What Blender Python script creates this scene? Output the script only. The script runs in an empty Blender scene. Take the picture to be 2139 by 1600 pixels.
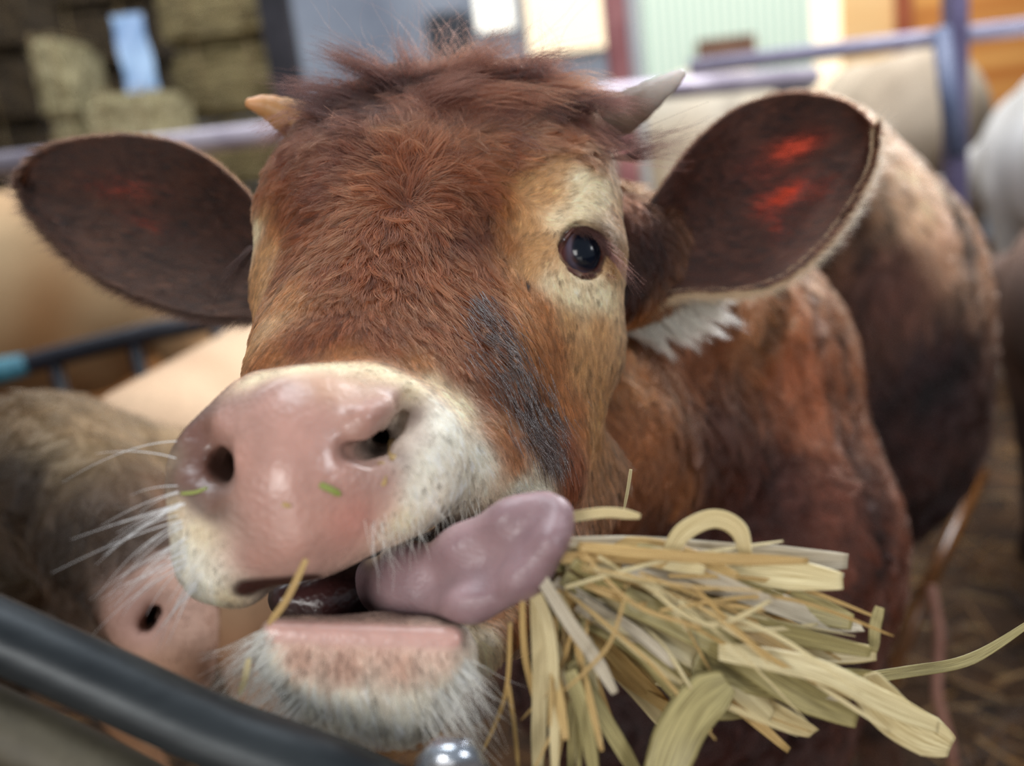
import bpy, math, random, time
import numpy as np
from mathutils import Vector, Matrix
from mathutils.kdtree import KDTree
from mathutils.bvhtree import BVHTree

random.seed(7)
RNG = np.random.default_rng(7)
C = bpy.context.scene.collection
scene = bpy.context.scene
T0 = time.perf_counter()

# ------------------------------------------------------------------ camera
F = 2000.0                       # focal length in pixels of the 2139 px wide frame
CX, CY = 1069.5, 800.0
cam_data = bpy.data.cameras.new('camera')
cam_data.sensor_width = 36.0
cam_data.lens = 36.0 * F / 2139.0
cam_data.clip_start = 0.02
cam_data.dof.use_dof = True
cam_data.dof.focus_distance = 0.555
cam_data.dof.aperture_fstop = 3.0
cam = bpy.data.objects.new('camera', cam_data)
C.objects.link(cam)
CAMLOC = Vector((0.0, 0.0, 1.15))
PITCH, ROLL = math.radians(15.0), math.radians(-7.0)
fwd = Vector((0, math.cos(PITCH), -math.sin(PITCH)))
right0 = Vector((1, 0, 0)); up0 = right0.cross(fwd)
rgt = right0 * math.cos(ROLL) + up0 * math.sin(ROLL)
upv = -right0 * math.sin(ROLL) + up0 * math.cos(ROLL)
cam.matrix_world = Matrix(((rgt.x, upv.x, -fwd.x, CAMLOC.x), (rgt.y, upv.y, -fwd.y, CAMLOC.y),
                           (rgt.z, upv.z, -fwd.z, CAMLOC.z), (0, 0, 0, 1)))
scene.camera = cam
RC = np.array([list(rgt), list(upv), list(fwd)])      # rows: right, up, forward

def K(px, py, d):
    """photo pixel + distance -> metres in axes (right, up, forward) of the viewpoint"""
    return np.array([(px - CX) * d / F, (CY - py) * d / F, d])

def toW(p):
    return np.asarray(p) @ RC + np.array(list(CAMLOC))

def W(px, py, d):
    return Vector(toW(K(px, py, d)))

def floor_pt(px, py, z=0.0):
    v = K(px, py, 1.0) @ RC
    t = (z - CAMLOC.z) / v[2]
    return Vector(np.array(list(CAMLOC)) + v * t)

# ------------------------------------------------------------------ world, lights, exposure
scene.view_settings.view_transform = 'Standard'
scene.view_settings.look = 'None'
scene.view_settings.gamma = 1.0
scene.view_settings.use_curve_mapping = False
scene.view_settings.exposure = 0.10
scene.cycles.use_denoising = True
scene.cycles.denoising_prefilter = 'NONE'
scene.cycles.use_adaptive_sampling = True
scene.cycles.adaptive_threshold = 0.035
scene.cycles.max_bounces = 5
scene.cycles.diffuse_bounces = 2
scene.cycles.glossy_bounces = 2
scene.cycles.transmission_bounces = 3
scene.cycles.transparent_max_bounces = 6
scene.cycles.sample_clamp_indirect = 4.0
scene.render.hair_type = 'STRIP'

world = bpy.data.worlds.new('world'); scene.world = world
world.use_nodes = True
bg = world.node_tree.nodes['Background']
bg.inputs[0].default_value = (0.80, 0.90, 1.0, 1)
bg.inputs[1].default_value = 0.34

def area(name, loc, aim, size, power, col, sy=None):
    l = bpy.data.lights.new(name, 'AREA'); l.energy = power; l.color = col
    l.shape = 'RECTANGLE'; l.size = size; l.size_y = sy or size
    o = bpy.data.objects.new(name, l); C.objects.link(o)
    o.location = loc
    o.rotation_euler = (Vector(aim) - Vector(loc)).to_track_quat('-Z', 'Y').to_euler()
    return o
area('roof_light_behind', (1.7, 2.6, 2.6), (0.2, 0.8, 0.95), 1.3, 85, (0.93, 0.96, 1.0))
area('added_back_fill', (-1.5, 4.2, 3.6), (-1.2, 5.2, 0.0), 2.6, 90, (0.95, 0.97, 1.0))  # added fill brightening the bales and back wall
area('added_back_fill', (2.2, 4.4, 3.6), (2.0, 5.4, 1.0), 2.4, 110, (1.0, 0.97, 0.92))  # second added fill, for the right of the background
area('roof_light_above', (-0.3, 0.9, 3.0), (0, 0.7, 0.9), 1.3, 30, (0.88, 0.94, 1.0))
area('added_fill_right', (1.5, -.9, 1.7), (0.1, 0.7, 0.9), .55, 15, (0.95, 0.97, 1.0))  # added fill aimed at the right cheek, no opening there
area('added_fill_low', (-.5, -.9, .30), (-.1, 0.5, .85), 1.0, 6, (1.0, 0.95, 0.9))  # added low fill that brightens the chin from below
area('barn_opening_front', (-1.0, -1.3, 1.35), (0.0, 0.6, 1.0), .7, 17, (1.0, 0.97, 0.93))
# ------------------------------------------------------------------ sculpting field
def axis(segs):
    """segs: list of (start, end, step) -> non-uniform coordinates"""
    out = []
    for a, b, s in segs:
        n = max(1, int(round((b - a) / s)))
        out.extend(list(a + (b - a) * np.arange(n) / n))
    out.append(segs[-1][1])
    return np.array(out, dtype=np.float32)

class Field:
    def __init__(self, X, Y, Z):
        self.ax = (X, Y, Z)
        self.f = np.full((len(X), len(Y), len(Z)), 1.0, dtype=np.float32)
    def box(self, lo, hi):
        sl = []
        for a, l, h in zip(self.ax, lo, hi):
            i0 = max(0, int(np.searchsorted(a, l)) - 2); i1 = min(len(a), int(np.searchsorted(a, h)) + 2)
            if i1 <= i0: return None
            sl.append(slice(i0, i1))
        sl = tuple(sl)
        g = [self.ax[0][sl[0]][:, None, None], self.ax[1][sl[1]][None, :, None], self.ax[2][sl[2]][None, None, :]]
        return sl, g
    def combine(self, sl, d, k, mode):
        a = self.f[sl]
        if mode == 'cut':
            d = -d
            h = np.maximum(k - np.abs(a - d), 0) / k
            self.f[sl] = np.maximum(a, d) + h * h * k * 0.25
        else:
            h = np.maximum(k - np.abs(a - d), 0) / k
            self.f[sl] = np.minimum(a, d) - h * h * k * 0.25
    def cone(self, p, r1, q, r2, k=0.02, mode='add'):
        p = np.asarray(p, float); q = np.asarray(q, float); m = max(r1, r2) + k * 1.2 + 0.012
        b = self.box(np.minimum(p, q) - m, np.maximum(p, q) + m)
        if b is None: return
        sl, g = b
        ba = q - p; bb = float(ba @ ba) + 1e-12
        t = sum((g[i] - p[i]) * ba[i] for i in range(3)) / bb
        t = np.clip(t, 0, 1)
        d = np.sqrt(sum((g[i] - p[i] - ba[i] * t) ** 2 for i in range(3))) - (r1 + (r2 - r1) * t)
        self.combine(sl, d.astype(np.float32), k, mode)
    def ball(self, p, r, k=0.02, mode='add'):
        self.cone(p, r, np.asarray(p) + np.array([0, 0, 1e-5]), r, k, mode)
    def ell(self, p, rad, ax=None, k=0.02, mode='add'):
        """oriented ellipsoid; ax rows = axes"""
        p = np.asarray(p, float); A = np.eye(3) if ax is None else np.asarray(ax, float)
        A = A / np.linalg.norm(A, axis=1)[:, None]
        ext = np.sqrt(sum((A[i] * rad[i]) ** 2 for i in range(3))) + k * 1.2 + 0.012
        b = self.box(p - ext, p + ext)
        if b is None: return
        sl, g = b
        k0 = 0; k1 = 0
        for i in range(3):
            c = sum((g[j] - p[j]) * A[i][j] for j in range(3))
            k0 = k0 + (c / rad[i]) ** 2; k1 = k1 + (c / rad[i] ** 2) ** 2
        k0 = np.sqrt(k0); k1 = np.sqrt(k1) + 1e-9
        self.combine(sl, (k0 * (k0 - 1) / k1).astype(np.float32), k, mode)
    def mesh(self):
        f = self.f; X, Y, Z = self.ax
        s = f < 0
        nx, ny, nz = f.shape
        cnt = np.zeros((nx - 1, ny - 1, nz - 1), np.int8)
        for i in (0, 1):
            for j in (0, 1):
                for k in (0, 1):
                    cnt += s[i:nx - 1 + i, j:ny - 1 + j, k:nz - 1 + k]
        act = (cnt > 0) & (cnt < 8)
        I, J, Kk = np.nonzero(act)
        idx = np.full(act.shape, -1, np.int32); idx[I, J, Kk] = np.arange(len(I))
        acc = np.zeros((len(I), 3)); n = np.zeros(len(I))
        for e in range(3):
            o1, o2 = [a for a in range(3) if a != e]
            for a in (0, 1):
                for b in (0, 1):
                    off = [0, 0, 0]; off[o1] = a; off[o2] = b
                    i0, j0, k0 = I + off[0], J + off[1], Kk + off[2]
                    off[e] = 1
                    i1, j1, k1 = I + off[0], J + off[1], Kk + off[2]
                    fa = f[i0, j0, k0]; fb = f[i1, j1, k1]
                    c = (fa < 0) != (fb < 0)
                    t = np.where(c, fa / np.where(c, fa - fb, 1), 0)
                    pa = np.stack([X[i0], Y[j0], Z[k0]], 1); pb = np.stack([X[i1], Y[j1], Z[k1]], 1)
                    acc += np.where(c[:, None], pa + (pb - pa) * t[:, None], 0); n += c
        V = acc / n[:, None]
        faces = []
        for e in range(3):
            o1, o2 = [(1, 2), (2, 0), (0, 1)][e]
            sh = [slice(1, -1)] * 3; sh[e] = slice(0, -1)
            lo = [slice(1, -1)] * 3; lo[e] = slice(0, -1)
            hi = [slice(1, -1)] * 3; hi[e] = slice(1, None)
            sa = s[tuple(lo)]; sb = s[tuple(hi)]
            ch = sa != sb
            P = np.argwhere(ch)
            inside = sa[ch]
            base = P.copy(); base[:, o1] += 1; base[:, o2] += 1     # grid coordinates
            def cell(d1, d2):
                q = base.copy(); q[:, o1] += d1; q[:, o2] += d2
                return idx[q[:, 0], q[:, 1], q[:, 2]]
            quad = np.stack([cell(-1, -1), cell(0, -1), cell(0, 0), cell(-1, 0)], 1)
            quad = np.where(inside[:, None], quad, quad[:, ::-1])
            faces.append(quad)
        Fq = np.concatenate(faces)
        Fq = Fq[(Fq >= 0).all(1)]
        return V, Fq

def vnormals(V, Fq):
    n = np.cross(V[Fq[:, 2]] - V[Fq[:, 0]], V[Fq[:, 3]] - V[Fq[:, 1]])
    N = np.zeros_like(V)
    for c in range(4): 
        for a in range(3): N[:, a] += np.bincount(Fq[:, c], n[:, a], len(V))
    return N / (np.linalg.norm(N, axis=1)[:, None] + 1e-12)

def relax(V, Fq, it=2, amt=0.5):
    for _ in range(it):
        S = np.zeros_like(V); n = np.zeros(len(V))
        for a, b in ((0, 1), (1, 2), (2, 3), (3, 0)):
            for u, v in ((a, b), (b, a)):
                n += np.bincount(Fq[:, u], minlength=len(V))
                for c in range(3): S[:, c] += np.bincount(Fq[:, u], V[Fq[:, v], c], len(V))
        V = V + (S / n[:, None] - V) * amt
    return V

def link_mesh(name, V, Fq, mat, parent=None, world=False, smooth=True):
    """V in viewpoint axes (metres) unless world"""
    me = bpy.data.meshes.new(name)
    Wv = np.asarray(V) if world else toW(V)
    Fq = np.asarray(Fq)
    me.vertices.add(len(Wv)); me.vertices.foreach_set('co', Wv.astype(np.float32).ravel())
    me.loops.add(Fq.size); me.loops.foreach_set('vertex_index', Fq.astype(np.int32).ravel())
    me.polygons.add(len(Fq))
    me.polygons.foreach_set('loop_start', np.arange(0, Fq.size, Fq.shape[1], dtype=np.int32))
    me.polygons.foreach_set('loop_total', np.full(len(Fq), Fq.shape[1], np.int32))
    me.update(calc_edges=True); me.validate()
    if smooth: me.shade_smooth()
    if mat: me.materials.append(mat)
    o = bpy.data.objects.new(name, me); C.objects.link(o)
    if parent is not None:
        o.parent = parent; o.matrix_parent_inverse = parent_matrix(parent).inverted()
    return o

def parent_matrix(p):
    m = Matrix.LocRotScale(p.location, p.rotation_euler, p.scale)
    return m

def put_color(o, name, cols):
    me = o.data
    a = me.color_attributes.new(name, 'FLOAT_COLOR', 'POINT')
    c = np.ones((len(me.vertices), 4), np.float32); c[:, :3] = cols
    a.data.foreach_set('color', c.ravel())

def tag(o, label=None, cat=None, group=None, kind=None):
    if label: o['label'] = label
    if cat: o['category'] = cat
    if group: o['group'] = group
    if kind: o['kind'] = kind
    return o

def empty(name, loc, **kw):
    o = bpy.data.objects.new(name, None); C.objects.link(o)
    o.location = loc; o.empty_display_size = 0.05
    return tag(o, **kw)

def srgb(r, g, b):
    f = lambda c: (c / 255 / 12.92) if c / 255 <= 0.04045 else ((c / 255 + 0.055) / 1.055) ** 2.4
    return (f(r), f(g), f(b))
# ------------------------------------------------------------------ the calf: head, neck and trunk as one surface
X = axis([(-1.3, -0.34, 0.03), (-0.34, 0.19, 0.0020), (0.19, 0.5, 0.006), (0.5, 2.2, 0.02)])
Y = axis([(-1.6, -0.5, 0.03), (-0.5, -0.22, 0.006), (-0.22, 0.24, 0.0020), (0.24, 0.6, 0.01)])
Z = axis([(0.34, 0.72, 0.0020), (0.72, 1.3, 0.008), (1.3, 3.2, 0.03)])
B = Field(X, Y, Z)
def m(px, d): return px * d / F
def cn(p, rp, q, rq, k=0.03, mode='add', B=B):
    """cone between (px,py,d) points with radii in photo pixels"""
    B.cone(K(*p), m(rp, p[2]), K(*q), m(rq, q[2]), k, mode)
def chain(pts, k, mode='add', B=B):
    for a, b in zip(pts[:-1], pts[1:]):
        cn(a[:3], a[3], b[:3], b[3], k, mode, B)
def el(p, rad, ax=None, k=0.02, mode='add', B=B):
    B.ell(K(*p), rad, ax, k, mode)

# trunk
cn((1690, 640, 1.60), 340, (1600, 560, 2.3), 250, 0.08)
cn((1660, 400, 1.50), 195, (1560, 380, 2.3), 130, 0.08)
cn((1700, 850, 1.65), 330, (1600, 750, 2.3), 240, 0.08)
cn((1500, 860, 1.20), 270, (1590, 1180, 1.30), 270, 0.05)      # chest / shoulder
cn((1330, 1330, 1.05), 290, (1560, 1100, 1.15), 290, 0.05)
cn((1560, 1200, 1.15), 290, (1500, 1500, 1.15), 260, 0.05)
# neck
cn((1240, 560, 0.86), 170, (1520, 740, 1.18), 230, 0.06)
cn((1180, 850, 0.82), 170, (1450, 980, 1.12), 250, 0.06)
cn((1230, 1000, 0.85), 150, (1330, 1300, 1.05), 210, 0.06)
cn((1390, 560, 1.0), 110, (1600, 420, 1.35), 150, 0.06)
# legs (mostly below the frame)
def toC(w): return (np.asarray(w, float) - np.array(list(CAMLOC))) @ RC.T
def leg(top, r0, x, y, B=B):
    g = np.array([x, y, 0.0]); t = np.asarray(toW(K(*top)))
    knee = np.array([x * .6 + t[0] * .4, y * .6 + t[1] * .4, 0.40])
    B.cone(toC(t), r0, toC(knee), 0.045, 0.05)
    B.cone(toC(knee), 0.045, toC(g + [0, 0, .09]), 0.03, 0.02)
    B.cone(toC(g + [0, 0, .09]), 0.032, toC(g + [0, 0, .045]), 0.042, 0.015)
leg((1400, 1350, 1.10), .13, .16, 1.05)
leg((1650, 1250, 1.35), .13, .50, 1.25)
leg((1560, 700, 2.25), .16, .42, 2.35)
leg((1760, 700, 2.15), .16, .78, 2.2)

# cranium
cn((748, 455, .675), 196, (1085, 440, .69), 195, 0.03)
cn((785, 345, .70), 150, (1095, 325, .71), 140, 0.03)
cn((752, 300, .70), 80, (1140, 282, .71), 78, 0.03)
cn((1262, 600, .735), 85, (1375, 590, .785), 62, 0.03)
cn((1262, 500, .745), 90, (1350, 500, .79), 70, 0.03)         # poll between the horns
cn((880, 262, .70), 90, (1060, 250, .71), 90, 0.03)
# brows and sockets
cn((644, 480, .655), 84, (636, 570, .65), 76, 0.025)
cn((1185, 420, .655), 88, (1190, 500, .65), 86, 0.03)
cn((1205, 545, .655), 78, (1190, 690, .66), 95, 0.03)
# face from between the eyes to the nose
cn((850, 520, .655), 215, (735, 800, .56), 180, 0.04)
cn((1090, 640, .655), 150, (900, 880, .55), 150, 0.04)
cn((655, 640, .64), 98, (652, 830, .55), 110, 0.04)
# cheek and back of jaw
cn((1150, 760, .68), 130, (1050, 960, .60), 140, 0.03)
cn((1120, 900, .66), 105, (1030, 1110, .58), 95, 0.03)
# muzzle
chain([(478, 975, .478, 118), (640, 915, .465, 122), (800, 915, .485, 124)], 0.02)
chain([(505, 1060, .470, 128), (640, 1010, .462, 128), (830, 985, .485, 118)], 0.02)
cn((560, 880, .49), 100, (740, 860, .495), 92, 0.02)
chain([(486, 1140, .47, 103), (640, 1085, .465, 100), (780, 1040, .475, 92)], 0.018)
chain([(830, 960, .50, 125), (960, 975, .54, 105), (1130, 990, .61, 70)], 0.02)   # lip running back to the corner
cn((455, 1185, .47), 62, (500, 1205, .475), 55, 0.015)
# chin and lower jaw
cn((590, 1345, .455), 50, (930, 1360, .455), 50, 0.015)
cn((662, 1390, .462), 74, (886, 1392, .462), 76, 0.02)
cn((722, 1444, .468), 82, (822, 1444, .47), 82, 0.02)
cn((572, 1316, .446), 23, (945, 1332, .446), 24, 0.005)        # smooth rim of the lower lip
cn((830, 1400, .49), 110, (1060, 1230, .60), 105, 0.03)
cn((1000, 1350, .50), 50, (1110, 1180, .60), 60, 0.02)
cn((1060, 1230, .60), 110, (1180, 1000, .70), 120, 0.03)
# back of the mouth
cn((690, 1255, .53), 80, (960, 1200, .56), 100, 0.01)
cn((600, 1250, .52), 40, (700, 1255, .53), 60, 0.01)
# lip edge cut sharp from below
chain([(560, 1262, .42, 44), (700, 1232, .42, 62), (850, 1200, .43, 60), (960, 1165, .45, 60), (1080, 1120, .49, 45)], 0.004, 'cut')
chain([(640, 1265, .47, 36), (760, 1235, .49, 55), (900, 1200, .50, 65), (1040, 1150, .53, 45)], 0.006, 'cut')
# nostrils
chain([(728, 940, .438, 20), (768, 945, .446, 22), (812, 918, .456, 21), (842, 876, .466, 17), (856, 828, .476, 12)], 0.006, 'cut')
chain([(735, 938, .446, 18), (775, 938, .462, 24), (815, 908, .474, 22), (838, 872, .480, 16)], 0.005, 'cut')
chain([(775, 935, .462, 22), (815, 890, .52, 24)], 0.006, 'cut')
chain([(856, 905, .448, 34), (878, 850, .464, 24)], 0.016, 'cut')
chain([(760, 872, .440, 26), (802, 846, .450, 20)], 0.012)
chain([(462, 1000, .437, 26), (440, 960, .441, 38), (408, 900, .457, 24)], 0.007, 'cut')
chain([(405, 985, .437, 34), (400, 1030, .437, 24)], 0.012, 'cut')
chain([(448, 985, .445, 32), (482, 968, .462, 32), (530, 955, .49, 18)], 0.006, 'cut')
cn((400, 1010, .437), 26, (395, 950, .45), 22, 0.015, 'cut')
# philtrum
cn((650, 1040, .4195), 8, (655, 1190, .424), 10, 0.012, 'cut')
# right-hand eye of the picture: lids around the ball
EYE = (1213, 527, .6450)
B.ball(K(*EYE), m(70, .6475), 0.012)
LID = [(1163, 541), (1176, 503), (1208, 472), (1240, 477), (1262, 512), (1262, 550), (1240, 580), (1206, 574), (1180, 558)]
LIDP = []
for x, y in LID:
    off = np.array([(x - EYE[0]) / 72.0, (y - EYE[1]) / 72.0]); q = max(0.0, 1 - (off ** 2).sum())
    LIDP.append((x, y, EYE[2] - m(72, .6475) * math.sqrt(q)))
el((1213, 527, .6215), (.0182, .0200, .0185), k=0.002, mode='cut')
for a, b in zip(LIDP, LIDP[1:] + LIDP[:1]):
    cn(a, 6, b, 6, 0.005)
# the other eye, seen edge-on
EYE2 = (584, 560, .675)
cn((604, 545, .668), 56, (604, 575, .668), 56, 0.010)
el((536, 560, .690), (.010, .015, .016), k=0.003, mode='cut')
V, Fq = B.mesh()
V = relax(V, Fq, 1, 0.5)
NV = vnormals(V, Fq)
print('mesh', len(V), time.perf_counter() - T0)
# ------------------------------------------------------------------ materials
def new_mat(name):
    mt = bpy.data.materials.new(name); mt.use_nodes = True
    nt = mt.node_tree; return mt, nt, nt.nodes['Principled BSDF']

def nd(nt, typ, **kw):
    n = nt.nodes.new(typ)
    for k, v in kw.items():
        if k.startswith('i_'):
            n.inputs[k[2:].replace('_', ' ')].default_value = v
        else: setattr(n, k, v)
    return n

def noise_mat(name, c1, c2, scale=20, rough=0.6, bump=0.3, bscale=None, metal=0.0, stretch=(1, 1, 1), dist=0.002, detail=5, spec=0.5):
    mt, nt, p = new_mat(name)
    tc = nd(nt, 'ShaderNodeTexCoord'); mp = nd(nt, 'ShaderNodeMapping'); mp.inputs['Scale'].default_value = stretch
    nt.links.new(tc.outputs['Object'], mp.inputs['Vector'])
    n1 = nd(nt, 'ShaderNodeTexNoise', i_Scale=scale, i_Detail=detail, i_Roughness=0.6)
    nt.links.new(mp.outputs[0], n1.inputs['Vector'])
    cr = nd(nt, 'ShaderNodeValToRGB')
    cr.color_ramp.elements[0].position = 0.35; cr.color_ramp.elements[1].position = 0.68
    cr.color_ramp.elements[0].color = (*srgb(*c1), 1); cr.color_ramp.elements[1].color = (*srgb(*c2), 1)
    nt.links.new(n1.outputs['Fac'], cr.inputs['Fac']); nt.links.new(cr.outputs['Color'], p.inputs['Base Color'])
    if bump:
        n2 = nd(nt, 'ShaderNodeTexNoise', i_Scale=bscale or scale * 3, i_Detail=4)
        nt.links.new(mp.outputs[0], n2.inputs['Vector'])
        b = nd(nt, 'ShaderNodeBump', i_Strength=bump, i_Distance=dist)
        nt.links.new(n2.outputs['Fac'], b.inputs['Height']); nt.links.new(b.outputs[0], p.inputs['Normal'])
    p.inputs['Roughness'].default_value = rough; p.inputs['Metallic'].default_value = metal
    p.inputs['Specular IOR Level'].default_value = spec
    return mt

def skin_mat(name, wrinkle=0.25):
    """coat colour from the 'coat' attribute, bare wet skin where 'bare' is 1"""
    mt, nt, p = new_mat(name)
    a = nd(nt, 'ShaderNodeAttribute', attribute_name='coat'); b = nd(nt, 'ShaderNodeAttribute', attribute_name='bare')
    tc = nd(nt, 'ShaderNodeTexCoord')
    n1 = nd(nt, 'ShaderNodeTexNoise', i_Scale=90.0, i_Detail=4); nt.links.new(tc.outputs['Object'], n1.inputs['Vector'])
    mr = nd(nt, 'ShaderNodeMapRange'); mr.inputs['To Min'].default_value = 0.80; mr.inputs['To Max'].default_value = 1.15
    nt.links.new(n1.outputs['Fac'], mr.inputs['Value'])
    mx = nd(nt, 'ShaderNodeVectorMath', operation='SCALE'); nt.links.new(a.outputs['Color'], mx.inputs[0]); nt.links.new(mr.outputs[0], mx.inputs['Scale'])
    nt.links.new(mx.outputs[0], p.inputs['Base Color'])
    r = nd(nt, 'ShaderNodeMapRange'); r.inputs['To Min'].default_value = 0.8; r.inputs['To Max'].default_value = 0.34
    nt.links.new(b.outputs['Fac'], r.inputs['Value']); nt.links.new(r.outputs[0], p.inputs['Roughness'])
    v = nd(nt, 'ShaderNodeTexVoronoi', i_Scale=330.0, feature='SMOOTH_F1'); nt.links.new(tc.outputs['Object'], v.inputs['Vector'])
    n2 = nd(nt, 'ShaderNodeTexNoise', i_Scale=60.0, i_Detail=6); nt.links.new(tc.outputs['Object'], n2.inputs['Vector'])
    ad = nd(nt, 'ShaderNodeMath', operation='ADD'); nt.links.new(v.outputs['Distance'], ad.inputs[0]); nt.links.new(n2.outputs['Fac'], ad.inputs[1])
    bp = nd(nt, 'ShaderNodeBump', i_Strength=wrinkle, i_Distance=0.002)
    nt.links.new(ad.outputs[0], bp.inputs['Height']); nt.links.new(bp.outputs[0], p.inputs['Normal'])
    s = nd(nt, 'ShaderNodeMath', operation='MULTIPLY'); s.inputs[1].default_value = 0.25
    nt.links.new(b.outputs['Fac'], s.inputs[0]); nt.links.new(s.outputs[0], p.inputs['Subsurface Weight'])
    cw = nd(nt, 'ShaderNodeMath', operation='MULTIPLY'); cw.inputs[1].default_value = 0.4; nt.links.new(b.outputs['Fac'], cw.inputs[0]); nt.links.new(cw.outputs[0], p.inputs['Coat Weight']); p.inputs['Coat Roughness'].default_value = 0.16
    p.inputs['Subsurface Radius'].default_value = (1.0, 0.35, 0.2); p.inputs['Subsurface Scale'].default_value = 0.006
    return mt

def hair_mat(name, rough=0.35, rrough=0.55, coat=0.0, trans=0.3):
    mt = bpy.data.materials.new(name); mt.use_nodes = True; nt = mt.node_tree; nt.nodes.clear()
    out = nd(nt, 'ShaderNodeOutputMaterial')
    h = nd(nt, 'ShaderNodeBsdfHairPrincipled'); h.model = 'CHIANG'; h.parametrization = 'COLOR'
    a = nd(nt, 'ShaderNodeAttribute', attribute_name='hcol')
    nt.links.new(a.outputs['Color'], h.inputs['Color'])
    h.inputs['Roughness'].default_value = rough; h.inputs['Radial Roughness'].default_value = rrough
    h.inputs['Coat'].default_value = coat
    h.inputs['IOR'].default_value = 1.5
    pr = nd(nt, 'ShaderNodeBsdfPrincipled'); nt.links.new(a.outputs['Color'], pr.inputs['Base Color']); pr.inputs['Roughness'].default_value = .5
    ms = nd(nt, 'ShaderNodeMixShader'); ms.inputs['Fac'].default_value = .5
    nt.links.new(h.outputs[0], ms.inputs[1]); nt.links.new(pr.outputs[0], ms.inputs[2]); nt.links.new(ms.outputs[0], out.inputs['Surface'])
    return mt

M_SKIN = skin_mat('calf_skin')
M_HAIR = hair_mat('calf_hair')
M_HAIRWET, nt_, p_ = new_mat('wet_hair')
at_ = nd(nt_, 'ShaderNodeAttribute', attribute_name='hcol'); nt_.links.new(at_.outputs['Color'], p_.inputs['Base Color'])
p_.inputs['Roughness'].default_value = .22; p_.inputs['Specular IOR Level'].default_value = 1.0; p_.inputs['Coat Weight'].default_value = 1.0; p_.inputs['Coat Roughness'].default_value = .12

# ------------------------------------------------------------------ fur
def shepard(P, S, vals, power=3.0, eps=0.004, rad=None):
    """smooth blend of seed values at the points P"""
    out = np.zeros((len(P), vals.shape[1])); step = 40000
    for i in range(0, len(P), step):
        D = ((P[i:i + step, None, :] - S[None]) ** 2).sum(2) + eps * eps
        if rad is not None: D = D / (rad[None] ** 2)
        w = D ** (-power / 2 * 1.35)
        w /= w.sum(1, keepdims=True)
        out[i:i + step] = w @ vals
    return out

def wobble(P, f, seed, n=5):
    r = np.random.default_rng(seed); o = np.zeros((len(P), 3))
    for i in range(n):
        k = r.normal(size=(3, 3)); k /= np.linalg.norm(k, axis=1)[:, None]
        ff = f * (1 + 0.8 * i)
        o += np.sin(P @ (k.T * ff) + r.uniform(0, 6.28, 3)) / (1 + 0.5 * i)
    return o / 2

def add_curves(name, pts, rad, cols, mat, parent, kind='stuff'):
    """pts (n, k, 3) in viewpoint axes"""
    n, k, _ = pts.shape
    hc = bpy.data.hair_curves.new(name)
    hc.add_curves([k] * n)
    hc.attributes['position'].data.foreach_set('vector', toW(pts.reshape(-1, 3)).astype(np.float32).ravel())
    ra = hc.attributes.get('radius') or hc.attributes.new('radius', 'FLOAT', 'POINT')
    ra.data.foreach_set('value', np.asarray(rad, np.float32).ravel())
    ca = hc.attributes.new('hcol', 'FLOAT_COLOR', 'CURVE')
    c = np.ones((n, 4), np.float32); c[:, :3] = np.clip(np.asarray(cols) ** np.array([1.16, 1.18, 1.19]), 0.002, 0.95)
    ca.data.foreach_set('color', c.ravel())
    hc.materials.append(mat)
    o = bpy.data.objects.new(name, hc); C.objects.link(o)
    if kind: o['kind'] = kind
    if parent is not None:
        o.parent = parent; o.matrix_parent_inverse = parent_matrix(parent).inverted()
    return o

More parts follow.
